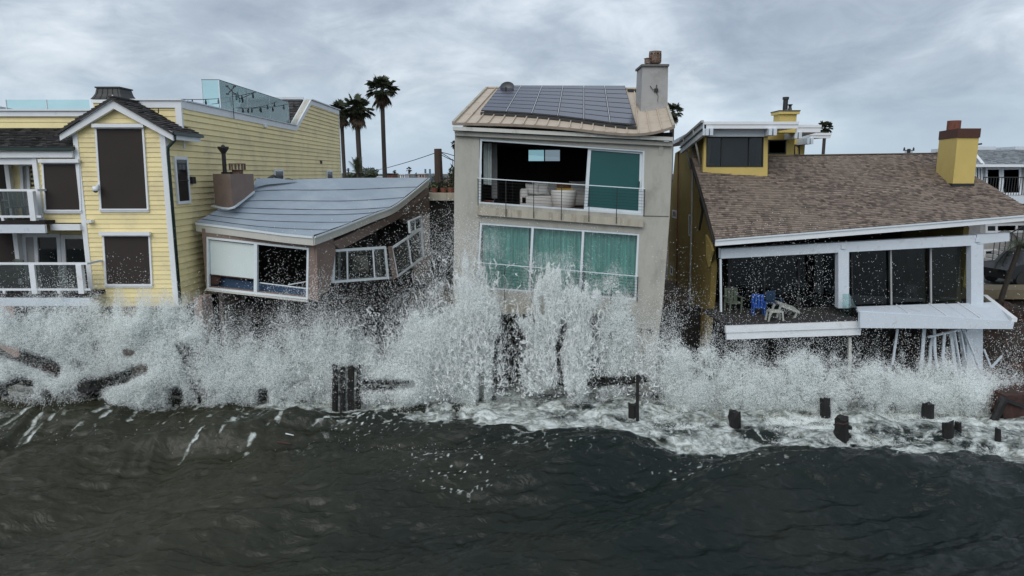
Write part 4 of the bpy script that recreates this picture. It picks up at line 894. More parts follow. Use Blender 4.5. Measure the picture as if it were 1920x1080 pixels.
# upper-storey dormer box
DB = PY(27.7)
dw = holed('dormer_wall', DB, [(1322, 250), (1440, 250), (1439, 336), (1317, 336)], [[(1326, 257), (1432, 257), (1431, 313), (1325, 313)]], OCHB, D_, 0, .2, 'front of the ochre dormer')
window(D_, DB, [(1325, 257), (1432, 257), (1431, 313), (1324, 313)], BLK, mat_pane, (.26, .76), w=.04, off=.02, pms=[GL_DARK, mat_pane, GL_DARK], label='three pane dormer window')
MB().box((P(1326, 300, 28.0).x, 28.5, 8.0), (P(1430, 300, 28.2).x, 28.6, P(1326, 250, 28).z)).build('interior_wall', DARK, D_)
dx1 = P(1440, 290, 27.7).x; zt = P(1440, 252, 27.7).z
MB().box((dx1-.2, 27.91, 7.95), (dx1, 30.2, zt)).build('dormer_wall', OCH, D_)
# stepped rear dormers
def step(x0, x1, Y, ytop, ybot, winq, ytopr):
    a = P(x0, ytop, Y); b = P(x1, ybot, Y); MB().box((a.x, Y, b.z-.1), (b.x, Y+2.2, a.z)).build('dormer_wall', OCHB, D_)
    window(D_, PY(Y), winq, BLK, mat_pane, (), w=.05, off=.04)
step(1438, 1488, 30.2, 248, 292, [(1440, 262), (1475, 262), (1474, 289), (1440, 289)], 0)
step(1486, 1508, 32.0, 256, 291, [(1489, 271), (1500, 271), (1500, 291), (1489, 291)], 0)
# flat white roofs with paired rafter tails
def flat_roof(x0, x1, yt, yb, Y, depth, label, tails, under, xtip=None):
    a = P(x0, yt, Y); b = P(x1, yt+1, Y); z0 = P(x0, yb, Y).z
    o = MB().box((a.x, Y, z0), (b.x, Y+.10, a.z)).build('roof', WHT, D_, label)
    MB().box((a.x-.02, Y-.03, a.z-.09), (b.x+.02, Y+.1, a.z+.02)).build('drip_edge', WHT, o)
    MB().prism([(a.x, Y+.101, z0+.02), (b.x, Y+.101, z0+.02), (b.x-.9, Y+depth, z0-.02), (a.x, Y+depth, z0-.5)], (0, 0, .16)).build('soffit', GWH, o)
    for tx in tails:
        p = P(tx, yb, Y); MB().box((p.x-.06, Y-.12, z0-.26), (p.x+.06, Y+1.0, z0-.003)).build('rafter_tail', GWH, o)
    return o
r1 = flat_roof(1321, 1497, 229, 241, 27.1, 6.5, 'white edged flat roof over the dormer', (1325, 1333, 1443, 1452), 0)
flat_roof(1494, 1539, 235, 248, 29.2, 4.0, 'second white roof step', (1491, 1499), 0)
flat_roof(1520, 1558, 250, 259, 31.0, 3.5, 'third white roof step', (1514, 1521), 0)
MB().box((P(1330, 245, 27.5).x, 27.5, P(1400, 256, 27.5).z), (P(1440, 245, 27.5).x, 27.66, P(1400, 242, 27.5).z)).build('frieze', GWH, D_)
# left sloping fascia of that roof
zA = P(1321, 229, 27.1).z; fa = [onX(1321, 230, 6.95), onX(1262, 268, 6.95)]
fa0 = Vector((P(1321, 230, 27.1).x-.05, 27.1, zA)); fa1 = Vector((fa0.x, fa0.x*1280/(305)*.985, 0)); fa1.z = P(1262, 266, fa1.y).z
MB().prism([fa0, fa1, fa1-Vector((0, 0, .50)), fa0-Vector((0, 0, .50))], (.12, 0, 0)).build('fascia', GWH, D_, 'sloping grey fascia')
MB().bar(fa0+Vector((-.03, 0, .03)), fa1+Vector((-.03, 0, .03)), .1, .09).build('gutter', GREYP, D_)
MB().bar(fa0+Vector((-.03, 0, -.26)), fa1+Vector((-.03, 0, -.26)), .04, .04).build('trim', BLK, D_)
for y_ in (1272, 1300): p = P(y_, 262, 28); tube('downpipe', [Vector((fa0.x-.05, lerp(fa0.y, fa1.y, .8 if y_ == 1272 else .35), lerp(fa0.z, fa1.z, .8 if y_ == 1272 else .35))), Vector((7.71, lerp(fa0.y, fa1.y, .8 if y_ == 1272 else .35), 8.2))], .045, GREYP, D_)
# ochre flue stack with black pipes at the back
p = P(1463, 207, 29.0); q_ = P(1493, 230, 29.0)
o = MB().box((p.x, 29, q_.z-.4), (q_.x, 29.7, p.z-.05)).build('chimney', OCHB, D_, 'small ochre chimney with two black flues')
MB().box((p.x-.08, 28.9, p.z-.15), (q_.x+.08, 29.8, p.z-.04)).build('cap', OCHB, o); MB().box((p.x-.1, 28.88, p.z-.04), (q_.x+.1, 29.82, p.z)).build('cap', BLK, o)
c = P(1472, 206, 29.3); hh = P(1472, 182, 29.3).z-c.z; MB().lathe(c, [(.10, 0), (.10, hh-.1), (.13, hh-.1), (.13, hh)], 12).build('flue', BLK, o)
c = P(1481, 206, 29.3); MB().lathe(c, [(.09, 0), (.06, .1), (.06, .16), (.11, .22)], 12).build('flue', BLK, o)
# big ochre chimney on the right
chD = sub('chimney', D_, P(1800, 345, 27)); chD['label'] = 'tall ochre stucco chimney with a brown cap'
f0, f1 = P(1792, 262, 26.6), P(1830, 262, 26.6); bl = P(1757, 262, 28.6)
fz0 = P(1792, 344, 26.6).z
base = [f0, f1, Vector((f1.x-.1, 29.2, f1.z)), Vector((bl.x, 28.9, bl.z))]
ztp = P(1800, 258, 26.6).z
bs = [Vector((P(1791, 300, 26.6).x, 26.6, ztp)), Vector((P(1831, 300, 26.6).x, 26.6, ztp)), Vector((P(1831, 300, 26.6).x+.2, 28.8, ztp)), Vector((P(1757, 300, 28.4).x, 28.4, ztp))]
mb = MB(); mb.prism(bs, (0, 0, fz0-ztp-.1)); mb.build('stack', OCHB, chD)
cx = sum((b.x for b in bs))/4; cy = sum((b.y for b in bs))/4; big = [Vector((cx+(b.x-cx)*1.05, cy+(b.y-cy)*1.05, ztp+.0)) for b in bs]
MB().prism([b+Vector((0, 0, .001)) for b in big], (0, 0, .34)).build('cap', mat('dark_brown_cap', (.075, .03, .022), .85, .2, 6), chD)
MB().prism([Vector((cx+(b.x-cx)*1.03, cy+(b.y-cy)*1.03, fz0+.0)) for b in bs], (0, 0, -.25)).build('flashing', BLK, chD)
MB().lathe((cx-.12, cy, ztp+.34), [(.24, 0), (.24, .36), (.21, .36), (.21, .25)], 20).build('flue', BRICKR, chD, smooth=False)
# white beam, posts, glass walls
BM = PY(23.75)
MB().prism(pts(BM, [(1352, 467), (1830, 441), (1832, 460), (1352, 485)], 0), (0, .3, 0)).build('beam', GWH, D_, 'pale painted beam below the sagging eave')
MB().prism(pts(BM, [(1832, 440), (1893, 437), (1893, 452), (1832, 458)], 0), (0, .3, 0)).build('beam', GWH, D_)
for x0, x1, yt, yb in ((1572, 1592, 471, 578), (1821, 1844, 459, 572)):
    MB().prism(pts(BM, [(x0, yt), (x1, yt-1), (x1, yb), (x0, yb)], .02), (0, .26, 0)).build('post', GWH, D_)
for x, y in ((1582, 463), (1834, 450)): MB().prism(pts(BM, [(x-4, y-4), (x+4, y-4), (x+4, y+4), (x-4, y+4)], .05), (0, .05, 0)).build('beam_plate', GWH, D_)
MB().prism(pts(BM, [(1350, 486), (1353, 486), (1354, 585), (1351, 585)], .0), (0, .1, 0)).build('corner_bar', ALU, D_)
# shell: side walls, ceiling, rear
zd = P(1480, 607, 22.7).z
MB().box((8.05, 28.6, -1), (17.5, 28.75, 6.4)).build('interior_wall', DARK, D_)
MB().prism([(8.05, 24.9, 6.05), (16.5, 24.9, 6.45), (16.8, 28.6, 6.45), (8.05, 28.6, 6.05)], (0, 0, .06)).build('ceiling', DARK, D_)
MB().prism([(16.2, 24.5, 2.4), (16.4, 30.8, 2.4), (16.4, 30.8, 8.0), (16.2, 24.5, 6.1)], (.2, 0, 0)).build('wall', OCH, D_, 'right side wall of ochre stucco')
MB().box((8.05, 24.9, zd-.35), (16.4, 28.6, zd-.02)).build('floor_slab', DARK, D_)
gq = [(1362, 487), (1570, 476), (1572, 578), (1358, 586)]
g1 = window(D_, PY(25.2), [(1366, 482), (1566, 472), (1568, 578), (1366, 584)], BLK, GL_DARK, (.33, .66), w=.06, label='dark sliding glass doors behind the left deck')
g2 = window(D_, PY(24.1), [(1596, 470), (1820, 459), (1820, 572), (1598, 581)], BLK, GL_DARK, (.33, .665), w=.04, label='three pane window wall above the awning', mw=.06)
for sx_ in (.33, .665):
    a = P(lerp(1596, 1820, sx_), lerp(470, 459, sx_), 24.02); b = P(lerp(1598, 1820, sx_), lerp(581, 572, sx_), 24.02); MB().bar(a, b, .05).build('mullion', GREYP, g2)
MB().bar(P(1600, 582, 23.95), P(1822, 573, 23.95), .1, .05).build('sill', GWH, g2)
pp_ = [P(1775, 466, 26.5), P(1815, 466, 26.5), P(1815, 545, 26.5), P(1790, 520, 26.5), P(1780, 500, 26.5)]
MB().prism(pp_, (0, .1, 0)).build('interior_wall', OCHB, D_, 'ochre inner wall seen through the glass')
MB().prism([P(1772, 470, 26.0), P(1790, 470, 26), P(1783, 500, 26), P(1786, 530, 26), P(1772, 530, 26)], (0, .1, 0)).build('curtain', GREYP, D_)
# furniture inside
def softbox(name, px0, px1, py0, py1, Y, dp, m, label, cat):
    a = P(px0, py1, Y); b = P(px1, py0, Y); t = thing(name, (a.x, Y, a.z), label, cat)
    rpart('seat', (a.x, Y, a.z), (b.x, Y+dp, (a.z+b.z)/2+.05), m, t, .05); rpart('backrest', (a.x, Y, a.z+.02), (b.x, Y+.2, b.z), m, t, .07)
    for k in (0, 1): rpart('arm', (a.x if k == 0 else b.x-.15, Y-.02, a.z), (a.x+.15 if k == 0 else b.x, Y+dp, a.z+(b.z-a.z)*.75), m, t, .05)
SOFT = mat('dusty_brown_upholstery', (.075, .055, .045), .9, .15, 3); SOFT2 = mat('dusty_beige_upholstery', (.20, .165, .145), .9, .15, 3)
softbox('sofa', 1628, 1695, 508, 545, 26.2, .9, SOFT, 'dull brown sofa behind the middle pane of the right glass wall', 'sofa')
softbox('armchair', 1698, 1722, 533, 565, 25.0, .7, SOFT2, 'dusty beige armchair behind the middle of the right glass wall', 'armchair')
softbox('bench', 1750, 1780, 545, 556, 25.6, .5, SOFT, 'low dull bench behind the third pane of the right glass wall', 'bench')
# left deck
MB().prism([P(1362, 607, 22.7), P(1612, 600, 22.7), Vector((P(1612, 600, 22.7).x+.1, 25.3, zd+.08)), Vector((P(1362, 607, 22.7).x-.1, 25.3, zd))], (0, 0, -.12)).build('deck', mat('worn_grey_deck', (.028, .026, .025), .8, .3, 4), D_, 'left deck floor')
DKF = PY(22.62)
MB().prism(pts(DKF, [(1362, 616), (1615, 608), (1614, 628), (1363, 637)], 0), (0, .12, 0)).build('fascia', WHT, D_, 'white deck edge board')
MB().prism(pts(DKF, [(1361, 612), (1617, 603), (1616, 615), (1361, 624)], .05), (0, .14, 0)).build('fascia', WHT, D_)
MB().prism([P(1592, 551, 23.6), P(1612, 588, 22.75), P(1612, 604, 22.75), P(1592, 577, 23.6)], (.012, 0, 0)).build('glass_panel', GL_TEAL, D_)
MB().prism([P(1580, 551, 23.3), P(1592, 551, 23.3), P(1592, 600, 23.3), P(1580, 600, 23.3)], (0, .012, 0)).build('glass_panel', GL_TEAL, D_)
# right slatted awning
Ya, Yb = 22.2, 24.0
A0, A1 = P(1613, 583, Ya), P(1903, 602, Ya)
az = P(1613, 583, Ya).z
fa_ = [P(1613, 585, Ya), P(1902, 603, Ya), P(1899, 617, Ya), P(1613, 615, Ya)]
aw = sub('awning', D_, A0); aw['label'] = 'white slatted awning over the wrecked lower level'
MB().prism(fa_, (0, .14, 0)).build('fascia', GWH, aw)
bL, bR = P(1600, 575, Yb), P(1845, 566, 23.9)
fl0, fl1 = P(1613, 584, Ya)+Vector((0, .14, 0)), P(1902, 603, Ya)+Vector((0, .14, 0))
for k in range(7):
    t0, t1 = k/7, (k+.93)/7
    MB().prism([lerp(fl0, bL, t0), lerp(lerp(fl0, fl1, .70), lerp(bL, bR, .70), t0), lerp(lerp(fl0, fl1, .70), lerp(bL, bR, .70), t1), lerp(fl0, bL, t1)], (0, 0, -.05)).build('plank', GWH, aw)
for k in range(14):
    t0, t1 = k/14, (k+.5)/14; u0 = .705
    MB().prism([lerp(lerp(fl0, fl1, u0), lerp(bL, bR, u0), t0), lerp(lerp(fl0, fl1, 1), lerp(bL, bR, 1.08), t0), lerp(lerp(fl0, fl1, 1), lerp(bL, bR, 1.08), t1), lerp(lerp(fl0, fl1, u0), lerp(bL, bR, u0), t1)], (0, 0, -.04)).build('slat', GWH, aw)
for u in (.33, .58, .80): MB().bar(lerp(fl0, fl1, u)+Vector((0, 0, .02)), lerp(bL, bR, u)+Vector((0, 0, .02)), .03, .03).build('rib', WHT, aw)
MB().bar(P(1902, 600, Ya), P(1846, 556, 25.2), .16, .14).build('side_rail', WHT, aw)
# supports and wreckage below
mb = MB().bar(P(1593, 632, 22.9), P(1593, 760, 22.9), .09); mb.build('support_post', WFAS, D_)
MB().prism(pts(PY(23.2), [(1816, 617), (1843, 617), (1843, 760), (1816, 760)]), (0, .35, 0)).build('support_post', GWH, D_, 'broad white post under the awning')
MB().bar(P(1813, 617, 23.1), P(1813, 720, 23.1), .06, .12).build('support_post', GWH, D_)
def flat_bar(x0, y0, x1, y1, w_, label, Y=22.9, mid=None, m=GWH):
    w_m = w_*Y/1280; pp = [P(x0, y0, Y)]+([P(*mid, Y)] if mid else [])+[P(x1, y1, Y)]
    mb = MB()
    for a, b in zip(pp[:-1], pp[1:]): mb.bar(a, b+(b-a).normalized()*.01, w_m, .045)
    return tag(mb.build('loose_slat', m), label, 'slat', 'white slats hanging under the awning')
sl_l = [(1683, 617, 1673, 684, 4, None, 'thin white slat hanging alone left of the broken bunch'), (1733, 617, 1727, 696, 6, None, 'white slat at the left end of the broken bunch'),
 (1749, 630, 1743, 690, 5, (1745, 650), 'greyed slat just below the tilted cross bar end'), (1752, 617, 1759, 702, 5, (1753, 660), 'bowed white slat second in the bunch'),
 (1771, 625, 1773, 708, 5, (1768, 665), 'bowed white slat in the middle of the bunch'), (1783, 622, 1794, 716, 6, None, 'bright straight slat in the middle of the bunch'),
 (1789, 620, 1805, 716, 5, (1799, 680), 'thin bowed slat right of the bright one'), (1799, 620, 1809, 675, 10, None, 'short wide slat behind the diagonal one'),
 (1807, 618, 1845, 714, 6, (1826, 665), 'diagonal white slat leaning across the broad post')]
for k, (x0, y0, x1, y1, w_, mid, lb) in enumerate(sl_l): flat_bar(x0, y0, x1, y1, w_, lb, 22.85 if k == 8 else 22.95+.05*(k % 3), mid)
flat_bar(1740, 632, 1800, 618, 6, 'tilted white cross bar at the head of the slats', 22.8); flat_bar(1786, 712, 1816, 718, 3, 'thin sill bar joining the slat feet', 22.9)
flat_bar(1845, 655, 1858, 688, 3, 'thin bent rod right of the broad post', 23); flat_bar(1858, 690, 1878, 668, 4, 'grey rod rising over the debris mound', 23)
# deck furniture
def patio(loc, rz, m, label, s=1.0): return armchair(loc, rz, m, label, s)
patio((P(1372, 585, 24.8).x, 24.7, zd+.02), R(10), SAGE, 'dull green armchair at the left end of the ochre house deck', .85)
patio((P(1421, 590, 24.1).x, 24.1, zd+.02), R(-8), BLUE, 'bright blue armchair beside the dull green one on the deck', .72)
patio((P(1449, 590, 24.8).x, 24.8, zd+.02), R(25), BLUED, 'darker blue armchair behind the toppled white table', .72)
T2 = thing('patio_table', (P(1465, 600, 23.4).x, 23.4, zd), 'toppled white plastic table near the deck edge', 'table')
c = Vector((P(1468, 598, 23.4).x, 23.4, zd))
MB().prism([c+Vector((-.1, 0, .5)), c+Vector((.55, -.1, .28)), c+Vector((.6, .6, .34)), c+Vector((-.05, .7, .56))], (0, 0, -.05)).build('tabletop', PLAST, T2)
for dx, dy in ((-.1, .05), (.5, 0), (.5, .5), (-.1, .6)): MB().bar(c+Vector((dx, dy, .45-.25*max(dx, 0))), c+Vector((dx-.12, dy, 0)), .06).build('leg', PLAST, T2)
S2 = thing('patio_stool', (P(1448, 600, 23.1).x, 23.1, zd), 'white arched plastic stool at the deck edge left of the table', 'stool')
c = Vector((P(1452, 605, 23.0).x, 23.0, zd)); MB().prism([c+Vector((-.22, -.15, .40)), c+Vector((.22, -.15, .40)), c+Vector((.22, .2, .40)), c+Vector((-.22, .2, .40))], (0, 0, -.05)).build('seat', PLAST, S2)
for dx in (-.2, .2):
    for dy in (-.12, .17): MB().bar(c+Vector((dx, dy, .38)), c+Vector((dx*1.3, dy, 0)), .05).build('leg', PLAST, S2)
# ================================================================ noise
def hsh(ix, iy, iz):
    h = (ix.astype(np.int64)*374761393+iy.astype(np.int64)*668265263+iz.astype(np.int64)*2147483647+1274126177) & 0xffffffff
    h = ((h ^ (h >> 13))*1274126177) & 0xffffffff; h = (h ^ (h >> 16)); h = (h*2246822519) & 0xffffffff; h ^= h >> 15
    return (h & 0xffffff)/float(0xffffff)
def vnoise(x, y, z):
    ix, iy, iz = np.floor(x), np.floor(y), np.floor(z); fx, fy, fz = x-ix, y-iy, z-iz
    fx = fx*fx*(3-2*fx); fy = fy*fy*(3-2*fy); fz = fz*fz*(3-2*fz); r = 0
    for a in (0, 1):
        wx = fx if a else 1-fx
        for b in (0, 1):
            wy = fy if b else 1-fy
            for c in (0, 1):
                wz = fz if c else 1-fz
                r = r+wx*wy*wz*hsh(ix+a, iy+b, iz+c)
    return r
def fbm(x, y, z=None, o=4, g=.5):
    z = np.zeros_like(x) if z is None else z; s = 0; a = 1; t = 0
    for k in range(o):
        s = s+a*vnoise(x+17.3*k, y-9.1*k, z+5.7*k); t += a; a *= g; x, y, z = x*2.03, y*2.03, z*2.03
    return s/t
def sst(a, b, x): t = np.clip((x-a)/(b-a), 0, 1); return t*t*(3-2*t)
def npray(px, py):
    a = (px-960)/1280; b = (540-py)/1280; return a, CP+b*SP, -SP+b*CP
# ================================================================ water
bc = np.array([(-900, 745), (0, 752), (60, 768), (120, 760), (200, 757), (260, 766), (320, 755), (400, 764), (470, 772), (510, 790), (560, 784), (600, 782), (640, 792), (720, 790), (800, 800), (880, 800), (960, 812), (1040, 820), (1100, 806), (1125, 800), (1150, 826), (1200, 838), (1300, 856), (1400, 850), (1450, 838), (1550, 862), (1600, 845), (1650, 882), (1750, 868), (1800, 855), (1860, 866), (1920, 884), (2900, 890)], float)
a_, dy_, dz_ = npray(bc[:, 0], bc[:, 1]); tt_ = -CAMZ/dz_; BX, BY = a_*tt_, dy_*tt_
_o = np.argsort(BX); BX, BY = BX[_o], BY[_o]
def bnd(X): return np.interp(X, BX, BY)
def uneven(lo, a, b, hi, st, nout, p=2.6):
    inn = np.arange(a, b+1e-9, st); t = (np.arange(1, nout+1)/nout)
    return np.concatenate([(a-(a-lo)*t**p)[::-1], inn, b+(hi-b)*t**p])
gx = uneven(-500, -17.5, 17.5, 500, .06, 40, 3.2); gy = uneven(-900, 10.5, 27.0, 29.5, .05, 36, 3.2)
gy = gy[gy < 29.4]; XX, YY = np.meshgrid(gx, gy)
near = np.exp(-(np.maximum(0, np.abs(XX)-17)/6)**2)*np.exp(-(np.maximum(0, 10.5-YY)/5)**2)
_bx = np.arange(-60, 60, .1); _bk = np.exp(-(np.arange(-25, 26)*.1/.9)**2); _bs = np.convolve(np.pad(bnd(_bx), 25, 'edge'), _bk/_bk.sum(), 'valid'); sds = YY-np.interp(XX, _bx, _bs)
sd = YY-bnd(XX)                       # >0 : inside the foam, towards the houses
wxn = fbm(XX*.35, YY*.35, None, 3); wyn = fbm(XX*.35+40, YY*.35, None, 3)
Z = .42*np.exp(-((sds+1.5)/1.7)**2)*(.5+wxn)+.26*np.sin((YY-.42*XX)*1.25+3.0*fbm(XX*.13, YY*.2, None, 2)*3.14)*near*sst(.3, -1.5, sds)+.10*(fbm(XX*.5+3, YY*.9, None, 4)-.5)*2
dirx = XX*.9+YY*.35+1.5*wxn
Z += .24*(fbm(dirx*.55, YY*1.7-XX*.35, None, 5)-.5)*2*near
rid = 1-np.abs(2*fbm(XX*1.1+wyn*2, YY*2.6-XX*.5, None, 4)-1); Z += .085*(rid**3-.4)*near*sst(.5, -.2, sds)
lft = sst(-1.0, -6.5, XX)*sst(15.0, 18.5, YY)
st_ = 1-np.abs(2*fbm((XX+.12*YY)*1.25+wxn*1.6, YY*.28, None, 4)-1); Z += .20*(st_**2-.5)*lft
an_ = XX*.45+YY*.28; r2 = 1-np.abs(2*fbm(an_*1.7+wyn*2, (YY-.30*XX)*2.6, None, 4, .55)-1); Z += .085*(r2**2-.5)*near*sst(20.5, 17, YY)
Z += sst(-.1, .9, sd)*(.42*(fbm(XX*1.3, YY*1.3, None, 5)-.42)+.10)*near
Z -= sst(3.5, 6, sd)*.2
fo = sst(-.35, .25, sd+.9*(fbm(XX*1.4, YY*1.4, None, 5)-.5)*2)
lace = sst(.90, .975, 1-np.abs(2*fbm(XX*1.7+wxn*3, YY*1.7+wyn*3, None, 4)-1))
swr = 1-np.abs(2*fbm(XX*1.2+wxn*4, YY*1.2+wyn*4, None, 4)-1)
fo = fo*np.clip(.10+.95*fbm(XX*2.2+wyn*3, YY*2.2, None, 5, .6)+.55*(swr**3-.25)-.55*sst(.52, .66, fbm(XX*.8+9, YY*1.0, None, 3))*sst(2.6, .5, sd), 0, 1.1)
edge = np.exp(-((sd+.06+.35*(wyn-.5))/.12)**2)*sst(-7, -2, XX); fo = np.maximum(fo, .95*edge*sst(.35, .6, fbm(XX*3, YY*3, None, 3)))
for dd, am in ((.75, .5), (1.3, .35)): fo = np.maximum(fo, am*np.exp(-((sd+dd+.5*(wxn-.5))/.06)**2)*sst(.45, .62, fbm(XX*2+dd*9, YY*2, None, 3))*sst(0, 5, XX))
fo = np.maximum(fo, lace*sst(-1.7, -.2, sd)*.8)
streak = sst(.80, .95, 1-np.abs(2*fbm((XX+.10*YY)*1.9+wxn*2.4, YY*.42, None, 4)-1))*sst(.36, .56, fbm(XX*4.5, YY*4.5, None, 4))*sst(.36, .52, fbm(XX*.5+70, YY*.3, None, 3))
fo = np.maximum(fo, streak*lft*sst(-6.5, -1.5, sd)*.5)
gran = sst(.42, .60, fbm(XX*7, YY*5, None, 3, .6)); acc = np.zeros_like(XX); srng = np.random.default_rng(5)
for x0 in np.concatenate([np.arange(-17.2, -6.5, .55), [-6.1, -5.2, -4.0]]):
    x0 = x0+srng.uniform(-.25, .25); yt = np.interp(x0, BX, BY)-srng.uniform(-.1, .9); yb = yt-srng.uniform(1.2, 4.6)*(1 if x0 < -8 else .6)
    u_ = np.clip((YY-yb)/(yt-yb), 0, 1); cxv = x0-.9*(1-u_)**1.6*srng.uniform(.3, 1.2)+.16*np.sin(YY*srng.uniform(1.2, 2.6)+x0)+.30*(wxn-.5)
    ins = sst(yb-.1, yb+.5, YY)*sst(yt+.3, yt-.1, YY)*(.4+.6*u_); dx_ = XX-cxv
    acc = np.maximum(acc, ins*(np.exp(-(dx_/.075)**2)*(.25+.75*gran)+.55*gran*np.exp(-((dx_-.14)/.18)**2)*sst(.45, .6, fbm(XX*3+x0, YY*1.2, None, 2))))
fo = np.maximum(fo, np.clip(acc*1.15, 0, 1))
Z -= .05*acc

cpt = G(850, 895); spot = np.exp(-(((XX-cpt.x)/1.5)**2+((YY-cpt.y)/1.3)**2)); cp2 = G(1350, 900); spot2 = np.exp(-(((XX-cp2.x)/2.6)**2+((YY-cp2.y)/.9)**2))
spk = sst(.58, .74, fbm(XX*11, YY*11, None, 3, .7)); cp3 = G(720, 810); spot3 = np.exp(-(((XX-cp3.x)/2.2)**2+((YY-cp3.y)/.9)**2)); cp4 = G(1010, 850); spot4 = np.exp(-(((XX-cp4.x)/3.5)**2+((YY-cp4.y)/1.6)**2)); fo = np.maximum(fo, 1.35*spk*np.maximum.reduce([spot*1.0, spot2*.75, spot3*.9, spot4*.55]))
fo = np.maximum(fo, sst(.80, .88, fbm(XX*9+5, YY*9, None, 2))*sst(-4.5, -.5, sd)*.6)
nx, ny = XX.shape[1], XX.shape[0]
co = np.stack([XX, YY, Z], -1).reshape(-1, 3).astype(np.float32)
i0 = (np.arange(ny-1)[:, None]*nx+np.arange(nx-1)[None, :]).reshape(-1)
quad = np.stack([i0, i0+1, i0+nx+1, i0+nx], -1)
def fast_mesh(name, co, faces, m, smooth=True):
    me = bpy.data.meshes.new(name); k = faces.shape[1]
    me.vertices.add(len(co)); me.vertices.foreach_set('co', co.astype(np.float32).ravel())
    me.loops.add(faces.size); me.loops.foreach_set('vertex_index', faces.astype(np.int32).ravel())
    me.polygons.add(len(faces)); me.polygons.foreach_set('loop_start', np.arange(0, faces.size, k, dtype=np.int32))
    me.update(calc_edges=True)
    if smooth: me.polygons.foreach_set('use_smooth', np.ones(len(faces), bool))
    me.materials.append(m); o = bpy.data.objects.new(name, me); COL.objects.link(o); ORG[o.name] = Vector((0, 0, 0)); return o
wm = bpy.data.materials.new('sea_water'); wm.use_nodes = True; t = wm.node_tree; n = t.nodes; l = t.links
b = n['Principled BSDF']; at = n.new('ShaderNodeAttribute'); at.attribute_name = 'foam'
g = n.new('ShaderNodeNewGeometry')
nf = n.new('ShaderNodeTexNoise'); nf.inputs['Scale'].default_value = 14; nf.inputs['Detail'].default_value = 7; nf.inputs['Roughness'].default_value = .72; l.new(g.outputs['Position'], nf.inputs[0])
nf2 = n.new('ShaderNodeTexNoise'); nf2.inputs['Scale'].default_value = 42; nf2.inputs['Detail'].default_value = 3; l.new(g.outputs['Position'], nf2.inputs[0])
nfa = n.new('ShaderNodeMath'); nfa.operation = 'MULTIPLY_ADD'; nfa.inputs[1].default_value = .85; l.new(nf2.outputs[0], nfa.inputs[0]); l.new(nf.outputs[0], nfa.inputs[2])
sm_ = n.new('ShaderNodeMath'); sm_.operation = 'MULTIPLY_ADD'; sm_.inputs[1].default_value = .95; l.new(nfa.outputs[0], sm_.inputs[0]); l.new(at.outputs['Fac'], sm_.inputs[2])
mr = n.new('ShaderNodeMapRange'); mr.inputs['From Min'].default_value = 1.22; mr.inputs['From Max'].default_value = 1.72; l.new(sm_.outputs[0], mr.inputs[0])
mulf = n.new('ShaderNodeMath'); mulf.operation = 'MULTIPLY'; l.new(mr.outputs[0], mulf.inputs[0])
gate = n.new('ShaderNodeMapRange'); gate.inputs['From Min'].default_value = .04; gate.inputs['From Max'].default_value = .3; l.new(at.outputs['Fac'], gate.inputs[0]); l.new(gate.outputs[0], mulf.inputs[1])
nb = n.new('ShaderNodeTexNoise'); nb.inputs['Scale'].default_value = .22; nb.inputs['Detail'].default_value = 5; l.new(g.outputs['Position'], nb.inputs[0])
sx = n.new('ShaderNodeSeparateXYZ'); l.new(g.outputs['Position'], sx.inputs[0])
mm = n.new('ShaderNodeMapRange'); mm.inputs['From Min'].default_value = -9; mm.inputs['From Max'].default_value = 3; mm.inputs['To Min'].default_value = .35; mm.inputs['To Max'].default_value = -.25; l.new(sx.outputs[0], mm.inputs[0])
ad_ = n.new('ShaderNodeMath'); ad_.operation = 'ADD'; l.new(nb.outputs[0], ad_.inputs[0]); l.new(mm.outputs[0], ad_.inputs[1])
rp = n.new('ShaderNodeValToRGB'); l.new(ad_.outputs[0], rp.inputs[0]); rp.color_ramp.elements[0].position = .25; rp.color_ramp.elements[0].color = (.0055, .0105, .009, 1); rp.color_ramp.elements[1].position = .85; rp.color_ramp.elements[1].color = (.029, .030, .0185, 1)
mi = n.new('ShaderNodeMix'); mi.data_type = 'RGBA'; l.new(mulf.outputs[0], mi.inputs[0]); l.new(rp.outputs[0], mi.inputs[6]); mi.inputs[7].default_value = (.56, .61, .60, 1)
fr_ = n.new('ShaderNodeTexNoise'); fr_.inputs['Scale'].default_value = 2.6; fr_.inputs['Detail'].default_value = 9; fr_.inputs['Roughness'].default_value = .7; fr_.inputs['Distortion'].default_value = 1.2; l.new(g.outputs['Position'], fr_.inputs[0])
frr = n.new('ShaderNodeValToRGB'); l.new(fr_.outputs[0], frr.inputs[0]); frr.color_ramp.elements[0].position = .38; frr.color_ramp.elements[0].color = (.16, .17, .14, 1); frr.color_ramp.elements[1].position = .58; frr.color_ramp.elements[1].color = (.62, .67, .66, 1); l.new(frr.outputs[0], mi.inputs[7]); l.new(mi.outputs[2], b.inputs['Base Color'])
rm = n.new('ShaderNodeMapRange'); rm.inputs['To Min'].default_value = .13; rm.inputs['To Max'].default_value = .9; l.new(mulf.outputs[0], rm.inputs[0]); l.new(rm.outputs[0], b.inputs['Roughness']); b.inputs['IOR'].default_value = 1.33
mpw = n.new('ShaderNodeMapping'); mpw.inputs['Scale'].default_value = (1, 1.9, 1); mpw.inputs['Rotation'].default_value = (0, 0, .35); l.new(g.outputs['Position'], mpw.inputs[0])
nw = n.new('ShaderNodeTexNoise'); nw.inputs['Scale'].default_value = 2.2; nw.inputs['Detail'].default_value = 7; nw.inputs['Roughness'].default_value = .6; nw.inputs['Distortion'].default_value = .6; l.new(mpw.outputs[0], nw.inputs[0])
bp = n.new('ShaderNodeBump'); bp.inputs['Strength'].default_value = .7; bp.inputs['Distance'].default_value = .10; l.new(nw.outputs[0], bp.inputs['Height']); l.new(bp.outputs[0], b.inputs['Normal'])
